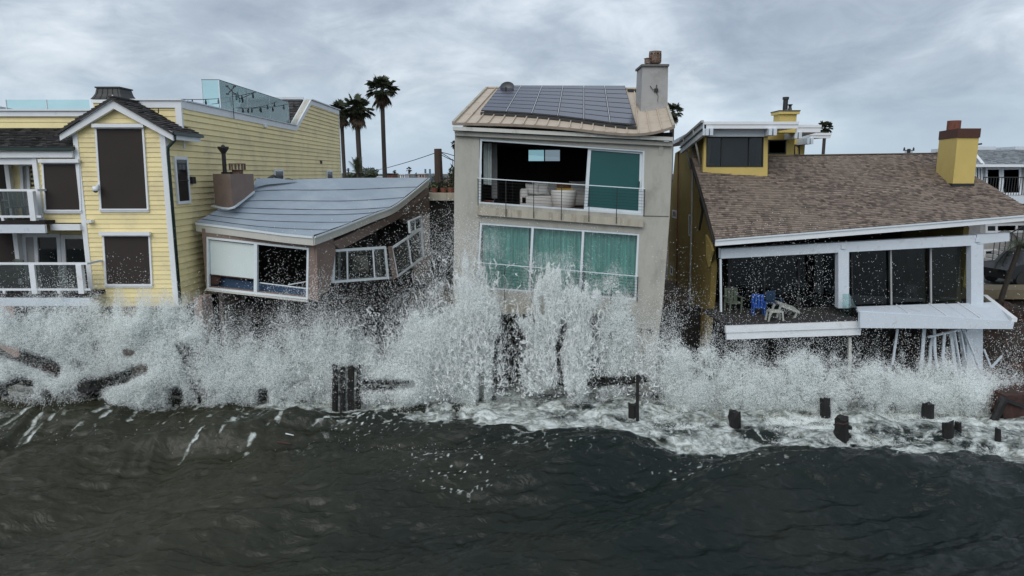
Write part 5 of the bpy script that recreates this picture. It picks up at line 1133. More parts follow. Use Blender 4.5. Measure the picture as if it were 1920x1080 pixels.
sea = fast_mesh('water', co, quad, wm); sea['kind'] = 'structure'
fa = sea.data.attributes.new('foam', 'FLOAT', 'POINT'); fa.data.foreach_set('value', fo.reshape(-1).astype(np.float32))
# ================================================================ land
lx = uneven(-3000, -40, 40, 3000, 1.0, 20, 3); ly = uneven(23.5, 24, 46, 6000, .5, 24, 3); LX, LY = np.meshgrid(lx, ly)
LZ = -1.2+4.0*sst(26.5, 29.5, LY+1.2*(fbm(LX*.3, LY*.3, None, 3)-.5))+.25*(fbm(LX*.8, LY*.8, None, 4)-.5)*sst(26, 27, LY)*sst(60, 40, LY)
co = np.stack([LX, LY, LZ], -1).reshape(-1, 3); nx = LX.shape[1]; i0 = (np.arange(LX.shape[0]-1)[:, None]*nx+np.arange(nx-1)[None, :]).reshape(-1)
land = fast_mesh('ground', co, np.stack([i0, i0+1, i0+nx+1, i0+nx], -1), DIRT); land['kind'] = 'structure'
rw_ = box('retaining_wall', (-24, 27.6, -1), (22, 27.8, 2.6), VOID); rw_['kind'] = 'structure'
st_r = MB().prism([(17.2, 29.8, 3.03), (60, 29.8, 3.03), (60, 36.5, 3.03), (17.2, 36.5, 3.03)], (0, 0, -.3)).build('street', ASPH); st_r['kind'] = 'structure'
pv = MB().prism([(17.2, 28.4, 3.15), (60, 28.4, 3.15), (60, 29.79, 3.15), (17.2, 29.79, 3.15)], (0, 0, -.4)).build('pavement', SIDEW); pv['kind'] = 'structure'
pv = MB().prism([(17.0, 36.51, 3.15), (60, 36.51, 3.15), (60, 38.0, 3.15), (17.0, 38.0, 3.15)], (0, 0, -.4)).build('pavement', SIDEW); pv['kind'] = 'structure'
# ================================================================ grey house across the street (right edge)
E_ = thing('house', (30, 40, 3), 'grey two storey house with white sliding doors across the street on the far right', 'house')
EY = 38.5; EP = PY(EY)
ex0 = P(1838, 400, EY).x
MB().prism([P(1838, 313, EY), P(2200, 313, EY), P(2200, 560, EY), P(1838, 560, EY)], (0, 9, 0)).build('wall', GREYP, E_)
er = MB().prism([P(1826, 308, EY-.8), P(2250, 309, EY-.8), P(2250, 281, EY+5), P(1815, 281, EY+5)], (0, 0, -.1)).build('roof', GSHING, E_, 'grey shingle roof')
q4 = [P(1826, 308, EY-.8), P(2060, 309, EY-.8), P(2060, 281, EY+5), P(1815, 281, EY+5)]
shingle_field(er, lambda u, v: bil(q4, u, v), 16, 30, GSHING, .03, nparts=60)
MB().prism([P(1826, 308, EY-.85), P(2250, 309, EY-.85), P(2250, 314, EY-.85), P(1826, 313, EY-.85)], (0, .15, 0)).build('fascia', WHT, E_)
MB().bar(P(1828, 290, EY+3), P(1843, 309, EY-.8), .15).build('fascia', WHT, E_)
window(E_, EP, [(1848, 314), (1915, 314), (1915, 365), (1848, 366)], WHT, mat_pane, (.40, .48), w=.12, off=.04, label='upper sliding doors with white frames')
window(E_, EP, [(1829, 312), (1842, 313), (1843, 348), (1829, 340)], WHT, mat_pane, (.5,), w=.08, off=.04)
window(E_, EP, [(1848, 420), (1940, 418), (1940, 436), (1848, 437)], WHT, mat_pane, (.2, .65), w=.12, off=.06)
window(E_, EP, [(1845, 468), (1888, 466), (1888, 506), (1846, 507)], WHT, mat_pane, (.5,), w=.10, off=.06, label='lower window with white frame')
MB().prism([P(1835, 368, EY-1.6), P(2100, 367, EY-1.6), P(2100, 382, EY-1.6), P(1842, 382, EY-1.6)], (0, 1.6, 0)).build('balcony_slab', GWH, E_)
mb = MB()
for k in range(30): a = P(1840+k*5, 366, EY-1.5); mb.bar(a, a+Vector((0, 0, .95)), .025)
mb.bar(P(1840, 366, EY-1.5)+Vector((0, 0, .95)), P(1990, 366, EY-1.5)+Vector((0, 0, .95)), .05); mb.build('balcony_railing', BLK, E_)
mb = MB()
for k in range(12): a = P(1845, 530, EY-1); x_ = a.x+k*.32; mb.box((x_, EY-1.4, 3.2+k*.19), (x_+.34, EY-.4, 3.36+k*.19))
mb.build('stairs', GREYP, E_)
mb = MB(); a = P(1845, 530, EY-1)
for k in range(14): mb.bar((a.x+k*.3, EY-1.45, 3.3+k*.178), (a.x+k*.3, EY-1.45, 4.3+k*.178), .03)
mb.bar((a.x, EY-1.45, 4.3), (a.x+4, EY-1.45, 4.3+2.4), .05); mb.build('stair_railing', BLK, E_)
for (x0, x1, yt, yb, Y, nm) in ((1829, 1856, 275, 283, 60, 'pale flat roofed house just above the grey roof ridge, nearer the ochre chimney'), (1900, 1960, 275, 283, 62, 'pale flat roofed house above the grey roof ridge at the picture edge')):
    t_ = thing('house', (P(x0, yb, Y).x, Y, 3), nm, 'house'); a, b_ = P(x0, yt, Y), P(x1, yb, Y)
    MB().box((a.x+.3, Y, 3), (b_.x, Y+6, a.z-.3)).build('wall', CONC, t_); MB().box((a.x, Y-.3, a.z-.299), (b_.x+.3, Y+6.3, a.z)).build('roof', GWH, t_)
# neighbour at the far left edge
NL = thing('house', (-20, 28, 2), 'dark roofed beige house cut off by the left picture edge', 'house')
a = P(-3, 260, 25.6)
MB().box((a.x-6, 25.6, 1), (a.x, 34, P(0, 252, 25.6).z)).build('wall', PINKW, NL)
MB().prism([P(-120, 215, 25.4), P(2, 210, 25.4), P(6, 245, 25.4), P(-120, 252, 25.4)], (0, 8, 0)).build('roof', DARK, NL)
MB().bar(P(-20, 200, 27.5), P(48, 213, 29), .16).build('ridge_trim', GWH, NL)
# car at the right edge
def car(loc, rz, m, label):
    t_ = thing('parked_car', loc, label, 'car'); loc = Vector(loc)
    prof = [(-2.1, .35), (-2.15, .75), (-1.9, .95), (-1.2, 1.0), (-.75, 1.42), (.7, 1.45), (1.35, 1.02), (2.0, .92), (2.15, .7), (2.1, .35)]
    MB().prism([loc+Vector((x, -.85, z)) for x, z in prof], (0, 1.7, 0)).build('body', m, t_)
    MB().prism([loc+Vector((x, -.87, z)) for x, z in [(-1.08, 1.02), (-.68, 1.36), (.62, 1.38), (1.18, 1.03)]], (0, 1.74, 0)).build('window', mat_pane, t_)
    for sx_ in (-1.3, 1.3):
        for sy in (-.88, .70): MB().lathe(loc+Vector((sx_, sy, .33)), [(.33, 0), (.33, .18)], 18, (0, 1, 0)).build('wheel', BLK, t_)
    for sy in (-.6, .6): MB().box(loc+Vector((-2.17, sy-.15, .62)), loc+Vector((-2.12, sy+.15, .76))).build('headlight', GL_CLR, t_)
    t_.rotation_euler = (0, 0, rz)
car((P(1925, 585, 30.4).x+.4, 30.9, 3.03), R(8), mat('black_car_paint', (.02, .021, .024), .25), 'dark parked car behind the slatted awning at the right edge')
# ================================================================ flat roof, pole, hedge between the two middle houses
GF = thing('garage', (-3, 31, 2), 'low flat roofed garage behind the gap between the two middle houses', 'garage')
a, b_ = P(803, 362, 31.6), P(853, 364, 31.6)
MB().box((a.x, 31.6, P(803, 376, 31.6).z), (b_.x+.6, 35, a.z)).build('roof_fascia', CONC2, GF); MB().box((a.x, 31.9, 1), (b_.x+.6, 35, P(803, 376, 31.6).z-.01)).build('wall', DARK, GF)
PO = thing('utility_pole', (P(822, 362, 33).x, 33, 2.8), 'thick brown utility pole between the sagging house and the concrete house', 'utility pole')
MB().tube([P(825, 420, 33), P(823, 340, 33), P(821, 279, 33)], [.22, .20, .18], 12).build('pole', POLEM, PO)
wp = P(821, 285, 33)
for q_, nm in (([wp, P(760, 305, 36), P(700, 320, 48), P(650, 326, 70)], 0), ([wp+Vector((.1, 0, 0)), P(838, 293, 33.3), P(852, 302, 33.8), P(880, 312, 34)], 1), ([wp+Vector((.1, 0, 0)), P(838, 288, 33.3), P(856, 293, 34), P(880, 296, 34)], 2), ([wp+Vector((.1, 0, -.1)), P(840, 297, 33.3), P(852, 302, 33.8)], 3)):
    tube('wire', [pl_eval(q_, k/12) for k in range(13)], .018, BLK, PO, 5)
BR = thing('distribution_poles', P(1705, 290, 90), 'far utility pole crossarms poking above the brown shingle ridge', 'utility pole')
mb = MB(); c = P(1704, 282, 90); mb.bar(c+Vector((-.7, 0, 0)), c+Vector((.7, 0, 0)), .12); mb.bar(c+Vector((-.5, 0, -.2)), c+Vector((.5, 0, -.2)), .1); mb.build('crossarm', BLK, BR); mb = MB(); mb.bar((c.x, c.y, 3), c+Vector((0, 0, .2)), .3); mb.build('pole', BLK, BR)
for k in (-1, 1): MB().lathe(c+Vector((k*.6, 0, 0)), [(.1, 0), (.12, .2), (.05, .4)], 8).build('insulator', BLK, BR)
LS = thing('street_lamp', P(1833, 285, 45), 'small dark lamp head poking out right of the ochre chimney', 'lamp'); c = P(1833, 272, 45)
mb = MB().bar(c+Vector((-.25, 0, 0)), c+Vector((.25, 0, .08)), .1).build('lamp_head', BLK, LS); MB().bar((c.x-.2, c.y, 3), c+Vector((-.2, 0, 0)), .1).build('post', BLK, LS)
def leafy(name, c, rx, ry, rz_, n, size, m, parent=None, label=None):
    mb = MB()
    for k in range(n):
        p = Vector(rng.normal(size=3)); p.normalize(); p *= rng.uniform(.35, 1)**.5; p = Vector((c[0]+p.x*rx, c[1]+p.y*ry, c[2]+p.z*rz_))
        d = Vector(rng.normal(size=3)).normalized(); e_ = d.cross(Vector(rng.normal(size=3))).normalized(); s = size*rng.uniform(.5, 1.3)
        mb.add([p-e_*s*.3, p+d*s, p+e_*s*.3, p-d*s*.6], [(0, 1, 2, 3)], rng.random())
    return mb.build(name, m, parent, label)
hd = thing('potted_plant', P(840, 362, 32.2), 'dark potted plants and stems along the garage roof edge beside the pole', 'plants')
hc = P(836, 352, 32.5); leafy('foliage', hc, .75, .3, .35, 260, .16, HEDGE, hd); leafy('foliage', P(812, 352, 32.5), .3, .2, .3, 110, .14, HEDGE, hd)
leafy('foliage', P(848, 328, 32.9), .18, .3, .45, 140, .14, HEDGE, hd)
for x in (811, 826, 833, 840, 850): tube('stem', [P(x, 362, 32.5), P(x-1, 330 if x != 850 else 298, 32.5)], .02, BLK, hd, 5)
for x in (815, 832, 845): MB().lathe(P(x, 364, 32.3), [(.12, 0), (.17, .3)], 10).build('pot', BRICKR, hd)
rd = thing('round_sign_disc', P(840, 360, 33.5), 'pale round disc standing behind the roof plants', 'disc'); c = P(840, 345, 33.6)
MB().lathe(c, [(.26, 0), (.27, .02), (.27, .05)], 24, (0, 1, 0)).build('disc', PINKW, rd)
mb = MB(); mb.tube([c+Vector((.28*math.cos(a*.2618), .0, .28*math.sin(a*.2618))) for a in range(25)], .02, 5); mb.bar(c+Vector((0, .06, -.25)), c+Vector((0, .06, -.9)), .05); mb.build('stand', BLK, rd)
# ================================================================ palms
def fan_palm(base, zcrown, r, rc, label, nf=46, lean=0.0, group=None, skirt=True, parts=True):
    t_ = thing('palm_tree', base, label, 'palm tree', group); B0 = Vector(base); top = Vector((B0.x+lean, B0.y, zcrown))
    pp = []; 
    for k in range(9): s = k/8; pp.append(lerp(B0, top, s)+Vector((lean*.25*math.sin(s*math.pi), 0, 0)))
    MB().tube(pp, [r*(1.35-.5*min(k/4, 1)) for k in range(9)], 9).build('trunk', TRUNK, t_)
    mb = MB(); md = MB()
    def frond(o_, d, L_, dead):
        d = d.normalized(); side = d.cross(Vector((0, 0, 1))); side = side.normalized() if side.length > .01 else Vector((1, 0, 0)); up = side.cross(d)
        pet = o_+d*L_*.45; tgt = md if dead else mb; tn = rng.random()
        tgt.add([o_-side*.02*rc, pet-side*.012*rc, pet+side*.012*rc, o_+side*.02*rc], [(0, 1, 2, 3)], tn)
        for a in np.linspace(-1.25, 1.25, 13):
            dd = (d*math.cos(a)+side*math.sin(a)).normalized(); ll = L_*.62*(1-.28*abs(a)/1.25)*rng.uniform(.85, 1.1); w_ = .05*L_
            m_ = pet+dd*ll*.6; tip = pet+dd*ll+Vector((0, 0, -ll*rng.uniform(.12, .4)))
            nn = dd.cross(up).normalized()*w_
            tgt.add([pet, m_-nn, tip, m_+nn], [(0, 1, 2), (0, 2, 3)], tn*.6+.4*rng.random())
    for k in range(nf):
        el = math.asin(rng.uniform(-.55, 1)); az = rng.uniform(0, 2*math.pi)
        frond(top, Vector((math.cos(az)*math.cos(el), math.sin(az)*math.cos(el), math.sin(el))), rc*rng.uniform(.85, 1.08), False)
    if skirt:
        for k in range(int(nf*.7)):
            el = R(rng.uniform(-82, -45)); az = rng.uniform(0, 2*math.pi)
            frond(top-Vector((0, 0, rng.uniform(0, rc*.3))), Vector((math.cos(az)*math.cos(el), math.sin(az)*math.cos(el), math.sin(el))), rc*rng.uniform(.55, .95), True)
    mb.build('crown', LEAF, t_)
    if skirt: md.build('dead_skirt', DEADL, t_)
    return t_
def palm_px(px, pyc, prad, Y, label, rtr=.2, lean_px=0, **k):
    c = P(px, pyc, Y); rc = prad*Y/1280; lb = lean_px*Y/1280
    return fan_palm((c.x-lb, Y, 2.8), c.z, rtr, rc, label, lean=lb, **k)
GP = 'tall fan palms behind the yellow house'
palm_px(716, 168, 31, 66, 'tallest fan palm with a slim trunk right of the other two', .24, -2, group=GP)
palm_px(669, 205, 32, 62, 'middle fan palm with a hanging brown skirt, just right of the yellow house', .26, -8, group=GP)
palm_px(640, 210, 27, 70, 'fan palm half hidden by the back corner of the yellow wall', .22, -4, group=GP)
palm_px(1261, 210, 21, 52, 'fan palm crown peeking out behind the concrete house chimney', .2)
palm_px(1547, 240, 16, 60, 'fan palm behind the stepped white roofs', .16)
palm_px(853, 270, 9, 80, 'tiny palm crown at the left edge of the concrete house', .15, nf=26)
for k, (x, y, r_, Yv, lb) in enumerate([(653, 318, 4, 160, 'tiny distant palm beside the yellow wall corner'), (699, 318, 5, 150, 'tiny distant palm left of the tallest trunk foot'), (707, 320, 4, 170, 'smallest of the distant palms at the tallest trunk foot'), (740, 322, 4.5, 170, 'tiny distant palm left of the small white kiosk'), (767, 318, 6, 140, 'tiny distant palm standing clear right of the white kiosk')]):
    palm_px(x, y, r_, Yv, lb, .22, nf=22, group='tiny palms on the horizon', skirt=(k == 4))
def feather_palm(base, top, Lf, nf, label, droop=1.0, r=.12, elr=(-20, 75)):
    t_ = thing('palm_tree', base, label, 'palm tree'); B0, T0 = Vector(base), Vector(top)
    mid = lerp(B0, T0, .5)+Vector((-.12*(T0.x-B0.x), 0, 0)); MB().tube([pl_eval([B0, mid, T0], k/8) for k in range(9)], [r*(1.25-.06*k) for k in range(9)], 9).build('trunk', TRUNK, t_)
    mb = MB()
    for k in range(nf):
        az = rng.uniform(0, 2*math.pi); el = R(rng.uniform(*elr)); d = Vector((math.cos(az)*math.cos(el), math.sin(az)*math.cos(el), math.sin(el))); pr = []; p = T0.copy(); 
        for s in range(9): pr.append(p.copy()); p += d*Lf/8; d.z -= droop*.14; d.normalize()
        mb.tube(pr, .012+.01*r, 4)
        for s in range(1, 36):
            q_ = pl_eval(pr, s/36); tg = (pl_eval(pr, min(s/36+.05, 1))-q_).normalized(); sd_ = tg.cross(Vector((0, 0, 1))).normalized()
            for sg in (-1, 1):
                dd = (sd_*sg+tg*.7+Vector((0, 0, -.45*droop))).normalized(); ll = Lf*.24*(1-abs(s/18-1)**2*.6)*rng.uniform(.8, 1.1)
                mb.add([q_-tg*.012, q_+dd*ll, q_+tg*.02], [(0, 1, 2)], rng.random())
    mb.build('crown', LEAF, t_); return t_
feather_palm((P(1862, 600, 27.5).x, 27.5, 1.5), P(1912, 462, 27.2), 1.9, 17, 'windblown feather palm with a leaning trunk at the right edge', 1.3, .10, (-25, 60))
feather_palm((P(672, 335, 58).x, 58, 2.8), P(671, 327, 58), 1.5, 22, 'low feather palm at the foot of the middle tall palm', .8, .15, (5, 80))
for x, y, rx, rz_, lb in ((688, 325, .9, .5, 'dark brown shrub on the horizon right of the low feather palm'), (697, 328, .5, .25, 'small dark shrub left of the distant palms'), (660, 332, .5, .2, 'low bush at the foot of the yellow wall corner')):
    t_ = thing('shrub', P(x, y+5, 62), lb, 'shrub'); leafy('foliage', P(x, y, 62), rx, 1, rz_, 240, .22, HEDGE, t_)
for x0, x1, yt, m, lb in ((725, 736, 325, BRICKR, 'tiny red house on the horizon right of the tallest palm'), (750, 759, 326, WHT, 'small white kiosk on the horizon'), (783, 797, 325, PINKW, 'pinkish block on the horizon beside two stacks'), (676, 720, 331, WHT, 'row of pale low buildings on the horizon below the palms')):
    t_ = thing('distant_building', (P(x0, 333, 130).x, 130, 2.8), lb, 'building'); a, b_ = P(x0, yt, 130), P(x1, 340, 130)
    MB().box((a.x, 130, 2.8), (b_.x, 136, a.z-.15)).build('wall', m, t_); MB().box((a.x-.15, 129.8, a.z-.149), (b_.x+.15, 136, a.z)).build('roof', GWH if m is not BRICKR else DARK, t_)
    for k in (.3, .65): MB().box((lerp(a.x, b_.x, k), 129.95, a.z-.7), (lerp(a.x, b_.x, k+.15), 130.05, a.z-.25)).build('window', mat_pane, t_)
STK = mat('haze_blue_stack', (.12, .17, .21), .8)  # distance haze put into the stack colour
for x in (797.5, 806):
    t_ = thing('chimney_stack', (P(x, 330, 400).x, 400, 2.8), 'left haze blue stack on the horizon' if x < 800 else 'right haze blue stack on the horizon, nearer the pole', 'stack', 'stacks on the horizon'); c = P(x, 318, 400)
    MB().lathe((c.x, 400, 2.8), [(.65, 0), (.55, c.z-2.8), (.62, c.z-2.79), (.62, c.z-2.5)], 12).build('shaft', STK, t_)
tl = MB()
for k in range(170):
    x = rng.uniform(-260, 320); Yv = rng.uniform(300, 520); h_ = rng.uniform(2, 5.5); 
    for j in range(5): c = Vector((x+rng.normal()*2.5, Yv+rng.normal()*2, 2.8+h_*rng.uniform(.3, .9))); d = rng.uniform(.8, 2.0); tl.add([c+Vector((-d, 0, 0)), c+Vector((0, -d, 0)), c+Vector((d, 0, 0)), c+Vector((0, d, 0)), c+Vector((0, 0, d)), c-Vector((0, 0, d))], [(0, 1, 4), (1, 2, 4), (2, 3, 4), (3, 0, 4), (1, 0, 5), (2, 1, 5), (3, 2, 5), (0, 3, 5)], rng.random())
tl.build('far_treeline', mat('hazy_far_foliage', (.10, .12, .12), .9, tint=.3)); bpy.data.objects['far_treeline']['kind'] = 'stuff'
tag(bpy.data.objects['far_treeline'], 'low hazy line of trees along the horizon')
# ================================================================ piles and debris in the surf
def stub(px, ytop, ybot, wpx, label, name='timber_pile', lean=0, n=9, cat='pile', group='broken timber piles in the surf', split=False, Yo=None, m=WOODD):
    gp = G(px, ybot, 0); Y = Yo or gp.y; sc = Y/1240; r = wpx/2*sc; zt = P(px+lean, ytop, Y).z; X0 = P(px, ybot, Y).x; X1 = P(px+lean, ytop, Y).x
    zb_ = -1.2; V = []; F = []; rows = 9
    ph = rng.uniform(.86, 1.14, n)
    for k in range(rows):
        s = k/(rows-1); z = lerp(zb_, zt, s)
        for j in range(n):
            a = 2*math.pi*j/n; rr_ = r*ph[j]*(1+.07*rng.normal())*(1-.06*s)
            z2 = z+(rng.uniform(-.10, .05)*min(1, r*5) if k == rows-1 else 0)-(.18 if split and k == rows-1 and j in (2, 3) else 0)
            s2 = (z-0)/(zt-0) if zt > 0 else s
            V.append((lerp(X0, X1, s2)+rr_*math.cos(a), Y+rr_*math.sin(a), z2))
    for k in range(rows-1):
        for j in range(n): F.append((k*n+j, k*n+(j+1) % n, (k+1)*n+(j+1) % n, (k+1)*n+j))
    V.append(((X1), Y, zt-.06)); c = len(V)-1
    for j in range(n): F.append(((rows-1)*n+j, (rows-1)*n+(j+1) % n, c))
    o = mesh(name, V, F, m); return tag(o, label, cat, group)
stub(327, 728, 752, 24, 'ragged stubby pile right of the floating log'); stub(371, 742, 757, 7, 'thinnest short peg standing out of the smooth water')
stub(490, 732, 755, 25, 'square black stump alone left of the pile cluster')
CL = 'cluster of four piles left of the tall splash'
stub(628, 684, 776, 10, 'leftmost pile of the tall cluster of four', group=CL); stub(643, 689, 778, 10, 'second, slightly shorter pile of the cluster of four', group=CL)
stub(658, 686, 776, 14, 'thickest pile of the cluster of four', group=CL); stub(672, 685, 774, 9, 'rightmost pile of the cluster of four', group=CL)
stub(1195, 703, 797, 6, 'tall thin black post right of the splash'); stub(1186, 755, 793, 17, 'short stub leaning against the tall thin post')
stub(1365, 741, 768, 15, 'spray covered pile just behind the squat round one'); stub(1379, 769, 808, 23, 'squat pile in front of the ochre house deck')
stub(1547, 746, 786, 20, 'pile behind and left of the knobbly one'); stub(1739, 756, 788, 20, 'pale speckled pile left of the split stump')
kn = stub(1578, 781, 830, 24, 'knobbly pile wrapped with rusty hardware')
for dx, dy in ((.28, 20), (-.2, 30), (.26, 36)): 
    c = P(1578, 781+dy, G(1578, 830).y); V, F = rbox(c+Vector((dx*.8-.05, -.10, -.05)), c+Vector((dx*.8+.05, .10, .06)), .02); mesh('iron_bracket', V, F, WOODD, kn)
tube('bent_rod', [P(1563, 797, 19.2), P(1571, 793, 19.1), P(1580, 796, 19.1), P(1592, 793, 19.2)], .02, RUST, kn)
sp = stub(1778, 788, 835, 21, 'thick split stump with bent rods near the right edge', split=True); o2 = stub(1796, 790, 828, 13, 'slimmer half leaning against the thick split stump', lean=1)
tube('bent_rod', [P(1796, 805, 19.2), P(1803, 808, 19.1), P(1799, 815, 19.1)], .012, BLK, sp); tube('bent_rod', [P(1800, 817, 19.2), P(1812, 820, 19.1), P(1824, 824, 19.1)], .012, BLK, sp)
stub(1871, 803, 838, 10, 'thin pointed post left of the rusty block'); stub(1858, 745, 800, 16, 'heavily leaning plank pile over the rusty block', lean=26)
# horizontal timbers
def log(a, b, r, m, label, name='timber_beam', cat='timber', n=8, square=False):
    a, b = Vector(a), Vector(b); q_ = [lerp(a, b, k/10)+Vector((0, 0, .03*rng.normal())) for k in range(11)]
    mb = MB().tube(q_, [r*rng.uniform(.85, 1.12) for _ in q_], 4 if square else n); return tag(mb.build(name, m), label, cat)
lg = log(P(156, 727, 21.6), P(238, 694, 23.2), .25, WOODD, 'big black log lying half afloat in the foam on the left', 'drift_log', 'log'); 
log(P(160, 735, 21.5), P(225, 712, 22.4), .14, WOODD, 'thinner dark timber lashed under the big floating log')
stub(176, 733, 760, 16, 'slanted short prop under the floating log end', lean=-10)
log(P(676, 716, 22.6), P(768, 714, 23.0), .10, WOODD, 'upper dark cross timber right of the pile cluster', square=True); log(P(676, 728, 22.6), P(742, 731, 22.8), .10, WOODD, 'lower dark cross timber right of the pile cluster', square=True)
log(P(1100, 718, 23.0), P(1213, 711, 23.2), .13, WOODD, 'dark timber behind the thin post, half lost in spray', square=True)
BRP = thing('broken_platform', P(50, 700, 22.6), 'broken brown boarded platform in the foam at the left edge', 'platform')
def plank_q(q, Ys, th, m, parent, name='plank'): 
    return MB().prism([P(x, y, Yv) for (x, y), Yv in zip(q, Ys)], (0, .05, -th)).build(name, m, parent)
plank_q([(-40, 632), (0, 652), (42, 680), (30, 690), (-40, 660)], [23, 22.8, 22.4, 22.3, 22.6], .1, WOODD, BRP)
for k in range(5): plank_q([(8+k*20, 680+k*1), (27+k*20, 680+k*1), (36+k*18, 708+k*5), (16+k*18, 706+k*5)], [23.2, 23.2, 22.2, 22.2], .06, RUST, BRP)
plank_q([(-40, 700), (30, 695), (60, 700), (10, 722), (-40, 735)], [22.6, 22.4, 22.3, 22.0, 22.0], .12, WOODD, BRP); plank_q([(-40, 740), (10, 722), (14, 738), (-40, 752)], [21.8, 21.8, 21.6, 21.6], .12, WOODD, BRP)
tag(MB().prism([P(1826, 741, 21.6), P(1884, 739, 22.4), P(1884, 757, 22.4), P(1829, 753, 21.6)], (0, .35, 0)).build('rusty_beam', RUST), 'rust brown beam end pointing at the split stump', 'beam')
RBK = thing('fallen_wall_block', P(1905, 800, 20.8), 'rust brown tumbled wall block at the right edge', 'rubble block')
MB().prism([P(1886, 742, 21.0), P(1990, 736, 21.0), P(1990, 815, 21.0), P(1893, 812, 21.0), P(1880, 775, 21.0)], (0, 1.2, 0)).build('block', RUST, RBK)
mbx = MB().bar(P(1885, 750, 20.9), P(1920, 762, 20.9), .1); mbx.build('strap', BLK, RBK)
# debris mound
mx_, my_ = np.meshgrid(np.linspace(15.2, 23, 70), np.linspace(21.4, 29, 60))
mz_ = -.8+3.4*sst(15.2, 19.5, mx_+.45*(my_-23))*sst(21.3, 24.5, my_)*(.8+.4*fbm(mx_*1.2, my_*1.2, None, 5))-.0
co = np.stack([mx_, my_, mz_], -1).reshape(-1, 3); nx = 70; i0 = (np.arange(59)[:, None]*nx+np.arange(69)[None, :]).reshape(-1)
dm = fast_mesh('debris_mound', co, np.stack([i0, i0+1, i0+nx+1, i0+nx], -1), mat('dark_rubble', (.03, .022, .018), .9, .6, 3, 1.0, 12, stain_shade=(.09, .045, .03), stscale=1.6), False); tag(dm, 'dark mound of earth and rubble at the right edge', kind='structure')
dm.name = 'embankment'
rub = MB()
for k in range(420):
    x, y = rng.uniform(15.5, 20), rng.uniform(21.8, 27); z = float(-.8+3.4*sst(15.2, 19.5, np.array(x+.45*(y-23)))*sst(21.3, 24.5, np.array(y))*1.0)
    c = Vector((x, y, z)); s = rng.uniform(.04, .2); d = Vector(rng.normal(size=3)).normalized(); rub.bar(c-d*s*rng.uniform(1, 3), c+d*s, s*.6, s*.4, up=tuple(rng.normal(size=3)))
rub.build('rubble', mat('dark_brown_rubble', (.05, .026, .02), .9, .6, 3, .5, 30), kind='stuff')
mb = MB(); 
# small floating bits
for px_, py_, m, lb in ((532, 832, RUST, 'reddish driftwood stick floating in the open water'), (537, 815, WHT, 'white sliver of wood floating above the driftwood stick')):
    g_ = G(px_, py_, .25); o = MB().tube([g_+Vector((-.22, .12, 0)), g_+Vector((0, .0, .03)), g_+Vector((.25, -.10, .02))], [.03, .05, .03] if m is RUST else [.012, .02, .012], 6).build('driftwood', m); tag(o, lb, 'driftwood')
# ================================================================ spray
fm = bpy.data.materials.new('foam_spray'); fm.use_nodes = True; t = fm.node_tree; n = t.nodes; l = t.links; n.clear()
df = n.new('ShaderNodeBsdfDiffuse'); df.inputs[0].default_value = (.96, .975, .975, 1); trn = n.new('ShaderNodeBsdfTranslucent'); trn.inputs[0].default_value = (.94, .975, .97, 1)
mi = n.new('ShaderNodeMixShader'); mi.inputs[0].default_value = .48; l.new(df.outputs[0], mi.inputs[1]); l.new(trn.outputs[0], mi.inputs[2]); o_ = n.new('ShaderNodeOutputMaterial'); l.new(mi.outputs[0], o_.inputs[0])
ng = bpy.data.node_groups.new('points', 'GeometryNodeTree')
ng.interface.new_socket('Geometry', in_out='INPUT', socket_type='NodeSocketGeometry'); ng.interface.new_socket('Geometry', in_out='OUTPUT', socket_type='NodeSocketGeometry')
gi = ng.nodes.new('NodeGroupInput'); go = ng.nodes.new('NodeGroupOutput'); m2p = ng.nodes.new('GeometryNodeMeshToPoints'); na = ng.nodes.new('GeometryNodeInputNamedAttribute'); na.data_type = 'FLOAT'; na.inputs['Name'].default_value = 'rad'
sma = ng.nodes.new('GeometryNodeSetMaterial'); sma.inputs['Material'].default_value = fm
ng.links.new(gi.outputs[0], m2p.inputs[0]); ng.links.new(na.outputs['Attribute'], m2p.inputs['Radius']); ng.links.new(m2p.outputs[0], sma.inputs[0]); ng.links.new(sma.outputs[0], go.inputs[0])
NP = 0
sm2 = bpy.data.materials.new('soft_mist'); sm2.use_nodes = True; t = sm2.node_tree; n = t.nodes; l = t.links; n.clear()
df = n.new('ShaderNodeBsdfDiffuse'); df.inputs[0].default_value = (.93, .96, .955, 1); trn = n.new('ShaderNodeBsdfTranslucent'); trn.inputs[0].default_value = (.88, .96, .94, 1)
mi = n.new('ShaderNodeMixShader'); mi.inputs[0].default_value = .45; l.new(df.outputs[0], mi.inputs[1]); l.new(trn.outputs[0], mi.inputs[2])
lw = n.new('ShaderNodeLayerWeight'); lw.inputs[0].default_value = .5; ml = n.new('ShaderNodeMath'); ml.operation = 'SUBTRACT'; ml.inputs[0].default_value = 1; l.new(lw.outputs['Facing'], ml.inputs[1])
pw_ = n.new('ShaderNodeMath'); pw_.operation = 'POWER'; pw_.inputs[1].default_value = 2.2; l.new(ml.outputs[0], pw_.inputs[0]); ms = n.new('ShaderNodeMath'); ms.operation = 'MULTIPLY'; ms.inputs[1].default_value = .42; l.new(pw_.outputs[0], ms.inputs[0])
tp = n.new('ShaderNodeBsdfTransparent'); mo = n.new('ShaderNodeMixShader'); l.new(ms.outputs[0], mo.inputs[0]); l.new(tp.outputs[0], mo.inputs[1]); l.new(mi.outputs[0], mo.inputs[2]); o_ = n.new('ShaderNodeOutputMaterial'); l.new(mo.outputs[0], o_.inputs[0])
ng2 = ng.copy(); [nd for nd in ng2.nodes if nd.type == 'SET_MATERIAL'][0].inputs['Material'].default_value = sm2
